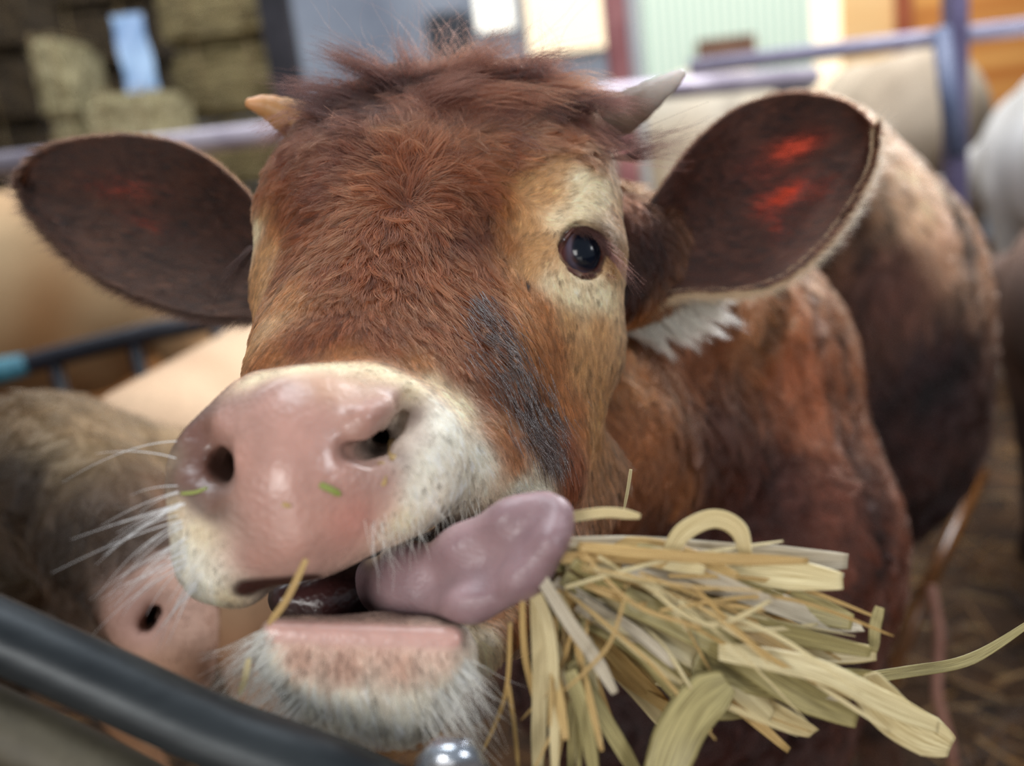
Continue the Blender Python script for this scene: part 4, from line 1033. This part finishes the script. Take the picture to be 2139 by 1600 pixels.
# ------------------------------------------------------------------ straw bales
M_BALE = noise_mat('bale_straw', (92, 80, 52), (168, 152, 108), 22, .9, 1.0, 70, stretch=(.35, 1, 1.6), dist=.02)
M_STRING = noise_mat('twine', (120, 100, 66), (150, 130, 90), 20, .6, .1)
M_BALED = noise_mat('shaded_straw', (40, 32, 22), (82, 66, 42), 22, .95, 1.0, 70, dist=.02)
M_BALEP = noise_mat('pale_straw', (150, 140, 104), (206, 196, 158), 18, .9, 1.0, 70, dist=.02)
def bale(cx_, cy_, z0, L_, D_, H_, rz, label, bmat=None):
    e = empty('straw_bale', (cx_, cy_, z0), label=label, cat='straw bale', group='straw bales stacked at the left')
    o = box('bale_body', (-L_ / 2 + .01, -D_ / 2, 0.002), (L_ / 2 - .01, D_ / 2, H_ - .012), bmat or M_BALE, None, bev=.035)
    sm = o.modifiers.new('s', 'SUBSURF'); sm.subdivision_type = 'SIMPLE'; sm.levels = sm.render_levels = 4
    tx = bpy.data.textures.new('bale_lumps', 'CLOUDS'); tx.noise_scale = .09
    dm = o.modifiers.new('d', 'DISPLACE'); dm.texture = tx; dm.strength = .035; dm.mid_level = .75
    o.parent = e
    for s in (-.22, .22):
        w_, h_ = D_ / 2 + .002, H_ + .002
        q = [(s * L_, -w_, .01), (s * L_, -w_, h_), (s * L_, w_, h_), (s * L_, w_, .01)]
        t_ = tube(q + [q[0]], .004, M_STRING, 'string', None, n=6, world=True); t_.parent = e
    e.rotation_euler = (0, 0, rz); return e
def bale_at(px0, px1, py_top, Yw, bmat, rz, label_fn, D_=.5, H_=.40):
    a = wall_pt(px0, py_top, Yw); b = wall_pt(px1, py_top, Yw)
    L_ = abs(b[0] - a[0]); zt = (a[2] + b[2]) / 2; n = max(1, int(math.ceil(zt / H_))); H2 = zt / n
    for i in range(n):
        bale((a[0] + b[0]) / 2 + random.uniform(-.012, .012), Yw + D_ / 2, i * H2, L_, D_, H2 - .004, rz, label_fn(n - 1 - i, n), bmat)
ordn = ['topmost', 'second from the top', 'third from the top', 'fourth from the top', 'fifth from the top', 'sixth from the top', 'seventh from the top', 'eighth from the top']
bale_at(300, 560, -70, 4.8, None, .0, lambda i, n: f'olive straw bale {ordn[i]} of the tall stack beside the dark post')
bale_at(150, 335, 185, 4.15, M_BALEP, .0, lambda i, n: f'pale straw bale {ordn[i]} of the low stack by the blue sheet')
bale_at(40, 128, 70, 4.4, M_BALEP, .0, lambda i, n: f'narrow straw bale {ordn[i]} of its stack beside the dark gap')
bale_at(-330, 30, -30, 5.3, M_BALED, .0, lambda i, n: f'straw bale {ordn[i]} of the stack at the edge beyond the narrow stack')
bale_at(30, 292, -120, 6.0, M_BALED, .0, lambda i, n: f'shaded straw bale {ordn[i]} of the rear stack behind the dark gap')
# pale blue sheet leaning on the bales
s0 = wall_pt(262, 30, 4.7); s1 = wall_pt(300, 190, 4.35)
sv = []; 
for j in range(14):
    t = j / 13; c = s0 * (1 - t) + s1 * t
    for i in range(5): sv.append(c + np.array([(i - 2) * .035, .012 * math.sin(i * 2 + j * .8), 0]))
n_ = len(sv); sv2 = sv + [v_ + np.array([0, .006, 0]) for v_ in sv]; sf = []
for j in range(13):
    for i in range(4):
        q = (j * 5 + i, j * 5 + i + 1, (j + 1) * 5 + i + 1, (j + 1) * 5 + i); sf.append(q[::-1]); sf.append(tuple(a_ + n_ for a_ in q))
sh = link_mesh('plastic_sheet', np.array(sv2), np.array(sf), noise_mat('pale_blue_plastic', (62, 98, 140), (110, 140, 170), 4, .4, .1), None, world=True)
tag(sh, 'pale blue plastic strip leaning against the tall bale stack', 'plastic sheet')

# ------------------------------------------------------------------ other cattle
def cattle(name, label, at, rz, sc, top, low, seed, head=(0.30, 0.0), hairlen=.022, nh=9000, dark=None):
    """a standing animal, +x forward; head = (height of the head above the withers line, sideways turn)"""
    A = Field(axis([(-1.0, 1.25, .018)]), axis([(-.5, .5, .018)]), axis([(-.02, 1.55, .018)]))
    c = lambda p, r, q, r2, k=.06: A.cone(np.array(p, float), r, np.array(q, float), r2, k)
    c((-.50, 0, .84), .26, (.28, 0, .80), .26); c((-.55, 0, .95), .18, (.30, 0, .93), .17); c((.30, 0, .98), .13, (.50, 0, .88), .15)
    c((.42, 0, .72), .20, (.50, 0, .80), .17); c((-.2, 0, .70), .23, (.1, 0, .70), .22)
    hz = .95 + head[0]; hy = head[1]
    c((.50, 0, .86), .15, (.78, hy * .5, hz), .115); c((.78, hy * .5, hz), .115, (.84, hy * .7, hz), .10)
    c((.84, hy * .7, hz), .10, (1.02, hy, hz - .16), .062, .03); c((1.02, hy, hz - .16), .06, (1.05, hy * 1.03, hz - .20), .055, .03)
    for s in (-1, 1): c((.76, hy * .5 + s * .09, hz + .03), .02, (.74, hy * .5 + s * .21, hz + .0), .035, .03)
    for x, s, bx in ((.36, 1, .0), (.36, -1, .04), (-.58, 1, -.03), (-.58, -1, .03)):
        c((x, s * .14, .70), .11, (x + bx * .5 + (-.0 if x > 0 else -.04), s * .14, .42), .055, .05); c((x + bx * .5 + (0 if x > 0 else -.04), s * .14, .42), .052, (x + bx, s * .14, .12), .033, .03)
        c((x + bx, s * .14, .12), .035, (x + bx + .015, s * .14, .05), .045, .02)
    c((-.74, 0, 1.0), .035, (-.80, 0, .60), .022, .03); c((-.80, 0, .60), .03, (-.80, 0, .48), .04, .02)
    v, f = A.mesh(); v = relax(v, f, 2)
    v = v * sc; v[:, 2] -= v[:, 2].min()
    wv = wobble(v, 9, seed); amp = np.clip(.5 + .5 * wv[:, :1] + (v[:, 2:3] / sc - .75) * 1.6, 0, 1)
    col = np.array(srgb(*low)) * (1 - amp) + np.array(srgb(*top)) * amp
    R = np.array([[math.cos(rz), math.sin(rz), 0], [-math.sin(rz), math.cos(rz), 0], [0, 0, 1]])
    w = v @ R + np.array([at[0], at[1], 0])
    e = empty(name, (at[0], at[1], 0), label=label, cat='calf')
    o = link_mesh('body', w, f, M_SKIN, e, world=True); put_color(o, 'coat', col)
    cV = (w - np.array(list(CAMLOC))) @ RC.T; N = vnormals(cV, f)
    kd = KDTree(len(cV))
    step = 7
    for i in range(0, len(cV), step): kd.insert(cV[i], i)
    kd.balance()
    def ff(P):
        ii = np.array([kd.find(p_)[1] for p_ in P]); return col[ii], np.tile((.0, -1, 0), (len(P), 1)) + wobble(P, 12, seed) * .5, np.full(len(P), hairlen), np.full(len(P), .9)
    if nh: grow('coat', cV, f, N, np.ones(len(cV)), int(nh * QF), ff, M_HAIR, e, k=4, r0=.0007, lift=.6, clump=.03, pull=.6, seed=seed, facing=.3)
    return e
def gp(px, d):          # floor position under a direction at distance d
    q = toW(K(px, 800, d)); return (q[0], q[1])
cattle('calf', 'cream calf standing broadside behind the black gate', gp(60, 3.1), math.radians(176), 1.03, (226, 192, 148), (184, 132, 84), 1, head=(-.1, 0), nh=20000)
cattle('calf', 'small tan calf just behind the pink muzzle', gp(490, 1.9), math.radians(86), .74, (214, 180, 146), (176, 130, 96), 2, head=(-.2, .1), nh=16000)
cattle('calf', 'pale grey calf seen from behind below the slate blue bar', gp(1850, 5.3), math.radians(86), 1.13, (206, 190, 170), (150, 134, 116), 3, head=(-.25, 0))
cattle('calf', 'whitish grey calf behind the haunch of the red-brown calf', gp(2330, 3.2), math.radians(88), 1.04, (240, 240, 240), (190, 186, 180), 4, head=(-.25, .1))
cattle('calf', 'dark brown calf with a pale back beyond the flank', gp(2420, 1.85), math.radians(80), .80, (110, 84, 70), (52, 36, 30), 5, head=(-.2, .1))
cattle('calf', 'cream calf beneath the green sheeting', gp(1450, 4.9), math.radians(95), 1.16, (240, 228, 206), (220, 196, 160), 6, head=(-.1, 0), nh=5000)
0 and cattle('calf', 'brown calf showing only its back above the upright ear', gp(1640, 3.1), math.radians(100), 1.02, (180, 116, 80), (140, 90, 60), 7, head=(-.2, 0), nh=5000)

# woolly calf at the lower left, nose in the straw
WB = Field(axis([(-1.4, -.62, .03), (-.62, -.18, .005), (-.18, .2, .02)]), axis([(-1.4, -.36, .03), (-.36, .08, .005), (.08, .2, .02)]), axis([(.60, 1.15, .006), (1.15, 2.3, .03)]))
wc = lambda p, rp, q, rq, k=.03, mode='add': cn(p, rp, q, rq, k, mode, B=WB)
wc((110, 1030, .98), 165, (230, 1090, .94), 130); wc((190, 1060, .94), 130, (330, 1270, .82), 92); wc((330, 1270, .82), 88, (362, 1350, .80), 80)
wc((365, 1230, .85), 66, (380, 1400, .83), 66); wc((230, 1200, .95), 110, (330, 1400, .88), 80)
wc((60, 980, 1.05), 150, (-120, 1120, 1.30), 280, .06); wc((-120, 1120, 1.35), 290, (-620, 1100, 1.50), 240, .06); wc((330, 1000, 1.10), 110, (160, 1000, 1.05), 140, .05)
wc((296, 1318, .75), 20, (318, 1282, .76), 18, .008, 'cut'); wc((318, 1282, .76), 18, (335, 1268, .83), 14, .008, 'cut'); wc((300, 1310, .77), 18, (325, 1290, .83), 14, .008, 'cut')
for p_, x, y in (((-40, 1330, 1.3), -.85, 1.05), ((-160, 1330, 1.35), -.95, 1.32), ((-600, 1200, 1.50), -1.32, 1.2), ((-620, 1200, 1.60), -1.40, 1.5)): leg(p_, .09, x, y, B=WB)
wV, wF = WB.mesh(); wV = relax(wV, wF, 1); wN = vnormals(wV, wF)
wool = empty('calf', (-.7, 1.15, 0), label='woolly greyish calf, pale pink nose lowered behind the foreground pipe', cat='calf')
WS = np.array([K(*q) for q in [(120, 900, .9), (350, 900, 1.0), (60, 1000, .9), (0, 1150, 1.0), (150, 1150, .85), (250, 1100, .82), (230, 1250, .85), (300, 1300, .76), (380, 1300, .76), (380, 1200, .78), (350, 1400, .78), (-300, 1000, 1.6), (-200, 1300, 1.2), (430, 1000, .95), (312, 1295, .82)]])
WC = np.array([srgb(*c_) for c_ in [(128, 104, 72), (170, 140, 102), (52, 38, 24), (66, 58, 44), (56, 42, 28), (66, 48, 33), (64, 49, 36), (170, 130, 118), (196, 158, 138), (184, 146, 128), (176, 136, 112), (140, 112, 80), (60, 48, 36), (116, 80, 54), (16, 9, 10)]])  # first seeds lighter: rim light of the ridge put into the coat
WL = np.array([30, 26, 30, 34, 26, 20, 16, 0, 4, 5, 5, 26, 30, 22, 0]) * .001
def wcoat(P):
    o_ = shepard(P, WS, np.hstack([WC, WL[:, None]]), 3, .01, np.array([1.] * 14 + [.35])); w = wobble(P, 30, 9)
    return o_[:, :3] * (1 + .22 * w[:, :1]), np.tile((.25, -1, 0), (len(P), 1)) + w * .8, o_[:, 3], np.full(len(P), 1.)
c_, _, l_, _ = wcoat(wV)
wb = link_mesh('body', wV, wF, M_SKIN, wool); put_color(wb, 'coat', c_)
grow('coat', wV, wF, wN, np.clip(l_ / .006, 0, 1) / (.3 + wV[:, 2] ** 2), int(45000 * QF), wcoat, M_HAIR, wool, k=5, r0=.00028, lift=.5, clump=.02, pull=.8, seed=12, wave=.9, wfreq=40, facing=.25, hue=.2)
# its own straw wisps clinging to the poll
# ------------------------------------------------------------------ barrier of steel pipes in the foreground
M_TUBE = noise_mat('worn_grey_pipe', (26, 31, 35), (62, 66, 68), 14, .40, .35, 120, metal=.45, stretch=(.3, 1, 1), dist=.0008)
M_TUBE2 = noise_mat('muddy_pipe', (62, 56, 44), (100, 92, 74), 16, .6, .6, 140, metal=.1, dist=.001)
fb = empty('feed_barrier', (-.3, .3, 0), label='scratched dark steel pipe barrier across the lower left corner', cat='barrier')
P1 = smooth_pts([K(-420, 1155, .42), K(-80, 1290, .42), K(200, 1415, .42), K(460, 1532, .42), K(720, 1628, .42), K(1080, 1800, .43)], 8)
r1 = tube(P1, .0152, M_TUBE, 'rail', fb, n=40)
P2 = smooth_pts([K(-420, 1330, .42), K(-60, 1490, .42), K(250, 1640, .42), K(500, 1780, .42), K(1080, 2030, .43)], 8)
r2 = tube(P2, .0152, M_TUBE2, 'rail', fb, n=40); r2['label'] = 'lower pipe coated with dried mud'
for q in (K(-420, 1155, .42), K(1080, 1800, .43)):
    w_ = toW(q); tube([w_ + [0, 0, .03], [w_[0], w_[1], 0]], .02, M_TUBE, 'post', fb, n=20, world=True)
cl = tube([K(895, 1600, .42), K(925, 1572, .403), K(965, 1574, .403), K(1005, 1625, .42)], .0065, noise_mat('bright_zinc', (170, 176, 186), (220, 224, 230), 30, .22, .3, metal=.8), 'clamp', fb, n=16); cl['label'] = 'bright zinc clamp'

# ------------------------------------------------------------------ straw held in the mouth
def straw_mat(name, c1, c2, tl=.25):
    mt = bpy.data.materials.new(name); mt.use_nodes = True; nt = mt.node_tree; p = nt.nodes['Principled BSDF']; out = nt.nodes['Material Output']
    a = nd(nt, 'ShaderNodeAttribute', attribute_name='uvw')
    mp = nd(nt, 'ShaderNodeMapping'); mp.inputs['Scale'].default_value = (26, 3.0, 1); nt.links.new(a.outputs['Vector'], mp.inputs['Vector'])
    oi = nd(nt, 'ShaderNodeObjectInfo'); ad = nd(nt, 'ShaderNodeVectorMath', operation='ADD'); nt.links.new(mp.outputs[0], ad.inputs[0])
    sc_ = nd(nt, 'ShaderNodeMath', operation='MULTIPLY'); sc_.inputs[1].default_value = 60; nt.links.new(oi.outputs['Random'], sc_.inputs[0]); nt.links.new(sc_.outputs[0], ad.inputs[1])
    n1 = nd(nt, 'ShaderNodeTexNoise', i_Scale=1.0, i_Detail=3); nt.links.new(ad.outputs[0], n1.inputs['Vector'])
    cr = nd(nt, 'ShaderNodeValToRGB'); cr.color_ramp.elements[0].position = .3; cr.color_ramp.elements[1].position = .68
    cr.color_ramp.elements[0].color = (*srgb(*c1), 1); cr.color_ramp.elements[1].color = (*srgb(*c2), 1)
    nt.links.new(n1.outputs['Fac'], cr.inputs['Fac']); nt.links.new(cr.outputs['Color'], p.inputs['Base Color']); p.inputs['Roughness'].default_value = .38
    bp = nd(nt, 'ShaderNodeBump', i_Strength=.4, i_Distance=.0006); nt.links.new(n1.outputs['Fac'], bp.inputs['Height']); nt.links.new(bp.outputs[0], p.inputs['Normal'])
    tr = nd(nt, 'ShaderNodeBsdfTranslucent'); nt.links.new(cr.outputs['Color'], tr.inputs['Color']); ms = nd(nt, 'ShaderNodeMixShader'); ms.inputs['Fac'].default_value = tl
    nt.links.new(p.outputs[0], ms.inputs[1]); nt.links.new(tr.outputs[0], ms.inputs[2]); nt.links.new(ms.outputs[0], out.inputs['Surface']); return mt
MS = [straw_mat('straw_gold', (160, 118, 60), (236, 204, 138)), straw_mat('straw_pale', (190, 166, 112), (248, 232, 184)), straw_mat('straw_olive', (124, 110, 66), (204, 188, 130)), straw_mat('straw_grey', (168, 150, 122), (232, 220, 196))]
def blade(name, pts, wpx, mat, label, group=None, twist=0.0, roll=0.0, thin=.13, cat='straw', taper0=.8, taper1=.5, seg=8):
    P = smooth_pts([K(*q) for q in pts], seg); k = len(P); n = 10
    Tn = np.gradient(P, axis=0); Tn /= np.linalg.norm(Tn, axis=1)[:, None]
    w = wpx * pts[0][2] / F / 2; vs = []; uv = []
    L = np.concatenate([[0], np.cumsum(np.linalg.norm(np.diff(P, axis=0), axis=1))])
    for i in range(k):
        t = i / (k - 1); vdir = P[i] / np.linalg.norm(P[i])
        a = np.cross(Tn[i], vdir); a /= np.linalg.norm(a) + 1e-9; b = np.cross(a, Tn[i])
        g_ = roll + twist * t; a, b = a * math.cos(g_) + b * math.sin(g_), b * math.cos(g_) - a * math.sin(g_)
        ww = w * (taper0 + (1 - taper0) * min(1, t * 4)) * (1 - (1 - taper1) * max(0, t - .75) * 4)
        for j in range(n):
            ph = 2 * math.pi * j / n; c_, s_ = math.cos(ph), math.sin(ph)
            fold = -.22 * (c_ * c_)                      # slightly channelled like a dry leaf
            vs.append(P[i] + a * ww * c_ + b * ww * (thin * s_ + fold)); uv.append((c_ * .5 + (.1 if s_ > 0 else 0), L[i] * 12, 0))
    fs = []
    for i in range(k - 1):
        for j in range(n): fs.append((i * n + j, i * n + (j + 1) % n, (i + 1) * n + (j + 1) % n, (i + 1) * n + j))
    fs = [tuple(f_) for f_ in fs]; fs.append(tuple(range(n))[::-1]); fs.append(tuple((k - 1) * n + j for j in range(n)))
    me = bpy.data.meshes.new(name); me.from_pydata([tuple(v_) for v_ in toW(np.array(vs))], [], fs); me.update(); me.shade_smooth()
    at = me.attributes.new('uvw', 'FLOAT_VECTOR', 'POINT'); at.data.foreach_set('vector', np.array(uv, np.float32).ravel())
    me.materials.append(mat); o = bpy.data.objects.new(name, me); C.objects.link(o); tag(o, label, cat, group); return o
G1 = 'broad straw blades fanned out of the mouth'; G2 = 'thin straw stems among the broad blades'; G3 = 'straws hanging down below the tongue'
L1 = 'broad flat straw blade in the bundle right of the tongue'; L2 = 'thin straw stem in the bundle right of the tongue'; L3 = 'straw hanging down below the tongue'
def dd(pts, d0, d1): 
    n = len(pts) - 1
    return [(x, y, d0 + (d1 - d0) * i / n) for i, (x, y) in enumerate(pts)]
rs = np.random.default_rng(21)
SPEC = [
 ([(1140,1090),(1260,1070),(1338,1078)], 24, 1, .445, .44, 'pale straw blade ending highest, just right of the tongue tip', None),
 ([(1395,1165),(1425,1112),(1490,1082),(1545,1108),(1562,1185)], 42, 1, .445, .445, 'curled loop of straw blade standing above the bundle', None),
 ([(1150,1150),(1350,1152),(1560,1166),(1770,1172)], 66, 3, .45, .47, 'broad greyish translucent straw blade reaching furthest right at the top', None),
 ([(1600,1410),(1750,1420),(1900,1402),(2030,1375),(2160,1295)], 26, 2, .50, .56, 'long single straw curving up to the right edge', None),
 ([(1380,1640),(1420,1530),(1470,1460),(1520,1425)], 100, 2, .43, .44, 'broad olive straw leaf rising from the lower edge', None),
 ([(1305,1248),(1275,1340),(1225,1400),(1178,1442)], 9, 0, .42, .42, 'thin golden straw crossing in front of the hanging grey one', None),
 ([(1120,1190),(1190,1300),(1240,1370),(1285,1448)], 30, 3, .425, .43, 'grey pale straw stub with a cut end hanging from the mouth', None),
 ([(1318,980),(1312,1020),(1303,1068)], 8, 1, .56, .56, 'thin straw stuck upright in the cheek hair', None),
 ([(1838,1268),(1828,1310),(1826,1362)], 24, 2, .47, .47, 'pointed straw tip standing up at the end of the bundle', None),
 ([(640,1168),(600,1250),(560,1305)], 15, 0, .425, .43, 'straw lying across the left corner of the mouth', None),
 ([(520,1375),(512,1415),(500,1455)], 13, 1, .44, .44, 'short straw caught in the chin beard', None),
 ([(1800,1415),(1875,1500),(1985,1560)], 90, 1, .47, .49, 'broad curled straw blade low at the far end of the bundle', None),
]
BRD = [[(1150,1185),(1400,1180),(1600,1196),(1760,1215)], [(1150,1200),(1400,1205),(1640,1258),(1780,1300)], [(1160,1220),(1400,1240),(1600,1310),(1820,1362)], [(1160,1200),(1450,1285),(1600,1378),(1760,1450)],
 [(1150,1230),(1390,1330),(1530,1420),(1610,1500)], [(1140,1240),(1330,1330),(1450,1450),(1560,1480)], [(1300,1250),(1500,1340),(1650,1440),(1790,1505)], [(1250,1230),(1480,1270),(1680,1350),(1830,1365)], [(1200,1180),(1380,1210),(1520,1300),(1620,1330)],
 [(1350,1240),(1500,1400),(1600,1480),(1700,1530)], [(1300,1180),(1500,1220),(1700,1290),(1800,1310)], [(1500,1360),(1700,1400),(1850,1470),(1960,1520)], [(1150,1170),(1300,1200),(1450,1230),(1560,1260)], [(1450,1380),(1600,1420),(1740,1430),(1830,1420)]]
for i, p_ in enumerate(BRD): SPEC.append((p_, rs.uniform(42, 78), int(rs.choice([0, 1, 1, 2, 2, 3])), .44 + rs.uniform(0, .03), .45 + rs.uniform(0, .05), L1, G1))
for i in range(62):
    a = math.radians(rs.uniform(3, 48)); L = rs.uniform(230, 620) * (1 - .25 * (a > .6)); x0 = 1150 + rs.uniform(-20, 60); y0 = 1130 + 130 * min(1, a / .6) * rs.random() + 25 * rs.random()
    bx = rs.uniform(-40, 40); ex, ey = x0 + L * math.cos(a), y0 + L * math.sin(a)
    SPEC.append(([(x0, y0), (x0 + L * .5 * math.cos(a) - bx * math.sin(a), y0 + L * .5 * math.sin(a) + bx * math.cos(a)), (ex, ey)], rs.uniform(14, 48), int(rs.choice([0, 1, 1, 2, 3])), .445 + rs.uniform(-.01, .02), .46 + rs.uniform(-.02, .06), L1 if i % 2 else L1, G1))
for i in range(34):
    a = math.radians(rs.uniform(-12, 50)); L = rs.uniform(160, 520); x0 = 1150 + rs.uniform(0, 300); y0 = 1110 + (x0 - 1150) * .35 + 120 * rs.random(); bx = rs.uniform(-60, 60)
    SPEC.append(([(x0, y0), (x0 + L * .5 * math.cos(a) - bx * math.sin(a), y0 + L * .5 * math.sin(a) + bx * math.cos(a)), (x0 + L * math.cos(a), y0 + L * math.sin(a))], rs.uniform(5, 12), int(rs.choice([0, 0, 1])), .435 + rs.uniform(-.01, .02), .44 + rs.uniform(-.02, .04), L2, G2))
HANG = [([(1120,1220),(1128,1400),(1122,1640)], 34), ([(1150,1230),(1195,1400),(1190,1640)], 22), ([(1190,1400),(1220,1500),(1245,1640)], 32), ([(1195,1380),(1260,1500),(1345,1640)], 36), ([(1066,1300),(1056,1450),(1008,1570)], 9), ([(1062,1430),(1075,1520),(1086,1640)], 9),
 ([(1200,1300),(1160,1420),(1088,1505)], 9), ([(1100,1210),(1150,1330),(1160,1640)], 26), ([(1140,1240),(1170,1380),(1205,1480)], 20), ([(1230,1250),(1210,1400),(1110,1620)], 8), ([(1170,1240),(1215,1340),(1230,1420)], 14), ([(1090,1250),(1098,1380),(1130,1500)], 14)]
for p_, w_ in HANG: SPEC.append((p_, w_, int(rs.choice([0, 0, 1, 2])), .44 + rs.uniform(-.01, .01), .45 + rs.uniform(-.02, .02), L3, G3))
for i in range(14):
    x0 = 1110 + rs.uniform(0, 110); a = math.radians(rs.uniform(62, 100)); L = rs.uniform(150, 420)
    SPEC.append((([(x0, 1210 + rs.uniform(0, 60)), (x0 + L * .5 * math.cos(a) + rs.uniform(-20, 20), 1240 + L * .5), (x0 + L * math.cos(a), 1250 + L)]), rs.uniform(6, 24), int(rs.choice([0, 0, 1, 2])), .45, .45 + rs.uniform(-.03, .03), L3, G3))
for p_, w_, mi, d0, d1, lab, grp in SPEC:
    blade('straw', dd(p_, d0, d1), w_, MS[mi], lab, grp, twist=rs.uniform(-.5, .5), roll=rs.uniform(-.35, .35))
# crumbs on the nose
def crumb(name, pts, w, mat, label, lift=.0006):
    q = []
    for x, y in pts:
        h_, n_ = hit(x, y)
        q.append((x, y, h_.z - lift))
    blade(name, q, w, mat, label, None, thin=.3, cat='straw crumb', seg=5)
M_GRN = straw_mat('green_chaff', (120, 132, 60), (176, 184, 96), .1)
crumb('chaff', [(668, 1012), (690, 1022), (712, 1034)], 14, M_GRN, 'larger green flake of chaff on the pink nose')
crumb('chaff', [(590, 1053), (608, 1058)], 9, MS[0], 'tiny yellow flake of chaff on the pink nose left of the green one')
crumb('chaff', [(378, 1031), (408, 1028), (434, 1018)], 7, M_GRN, 'yellow-green stalk in the shadowed nostril')
crumb('chaff', [(820, 918), (820, 960)], 18, MS[0], 'upper tan husk stuck below the wide nostril')
crumb('chaff', [(796, 965), (802, 1015)], 16, MS[0], 'lower tan husk stuck below the wide nostril')

# ------------------------------------------------------------------ litter on the floor, cord and added glint stake at the right
rl = np.random.default_rng(5); n = 16000
xy = np.stack([rl.uniform(-2.5, 4.5, n), rl.uniform(.9, 6.2, n)], 1); an = rl.uniform(0, 6.28, n)
dv = np.stack([np.cos(an), np.sin(an), rl.uniform(-.05, .25, n)], 1) * rl.uniform(.04, .16, n)[:, None]
b0 = np.stack([xy[:, 0], xy[:, 1], rl.uniform(.003, .04, n)], 1); pts = b0[:, None] + dv[:, None] * np.linspace(0, 1, 3)[None, :, None]
pts[:, :, 2] = np.maximum(pts[:, :, 2], .002)
cc = np.array([srgb(126, 86, 38), srgb(88, 56, 26), srgb(170, 122, 60), srgb(60, 38, 20)])[rl.integers(0, 4, n)]
ptc = (pts.reshape(-1, 3) - np.array(list(CAMLOC))) @ RC.T
lt = add_curves('straw_litter', ptc.reshape(n, 3, 3), np.full((n, 3), .0022), cc, M_HAIR, None)
tag(lt, 'loose brown straw bedding covering the barn floor', 'straw bedding')
cord = tube(smooth_pts([K(1945, 1225, 1.62), K(1962, 1330, 1.62), K(1958, 1450, 1.62), K(1985, 1560, 1.62), K(1995, 1700, 1.62), K(1990, 2240, 1.60)], 6), .0085, noise_mat('pink_cord', (150, 104, 88), (190, 140, 122), 20, .6, .2), 'cord', None, n=12)
tag(cord, 'pinkish cord hanging down behind the flank at the right', 'cord')
M_VARN = noise_mat('varnished_wood', (74, 44, 20), (128, 80, 36), 10, .25, .2)
stk = tube([K(2052, 985, 1.95), K(1930, 1240, 1.80), K(1800, 1560, 1.75)], .014, M_VARN, 'added_glint_stake', None, n=14)  # added stake standing in for golden glints of light
tag(stk, 'added slanting stake lit to make the golden glints behind the flank', 'stake')
sp = bpy.data.lights.new('added_glint_spot', 'SPOT'); sp.energy = 2600; sp.color = (1.0, .66, .30); sp.spot_size = math.radians(3.6); sp.spot_blend = .35; sp.shadow_soft_size = .02  # added spot that turns part of the stake into golden glints
so = bpy.data.objects.new('added_glint_spot', sp); C.objects.link(so); aim = W(1972, 1160, 1.86); so.location = (3.6, -.4, 2.6)
so.rotation_euler = (aim - so.location).to_track_quat('-Z', 'Y').to_euler()
print('total', time.perf_counter() - T0, len(bpy.data.objects))
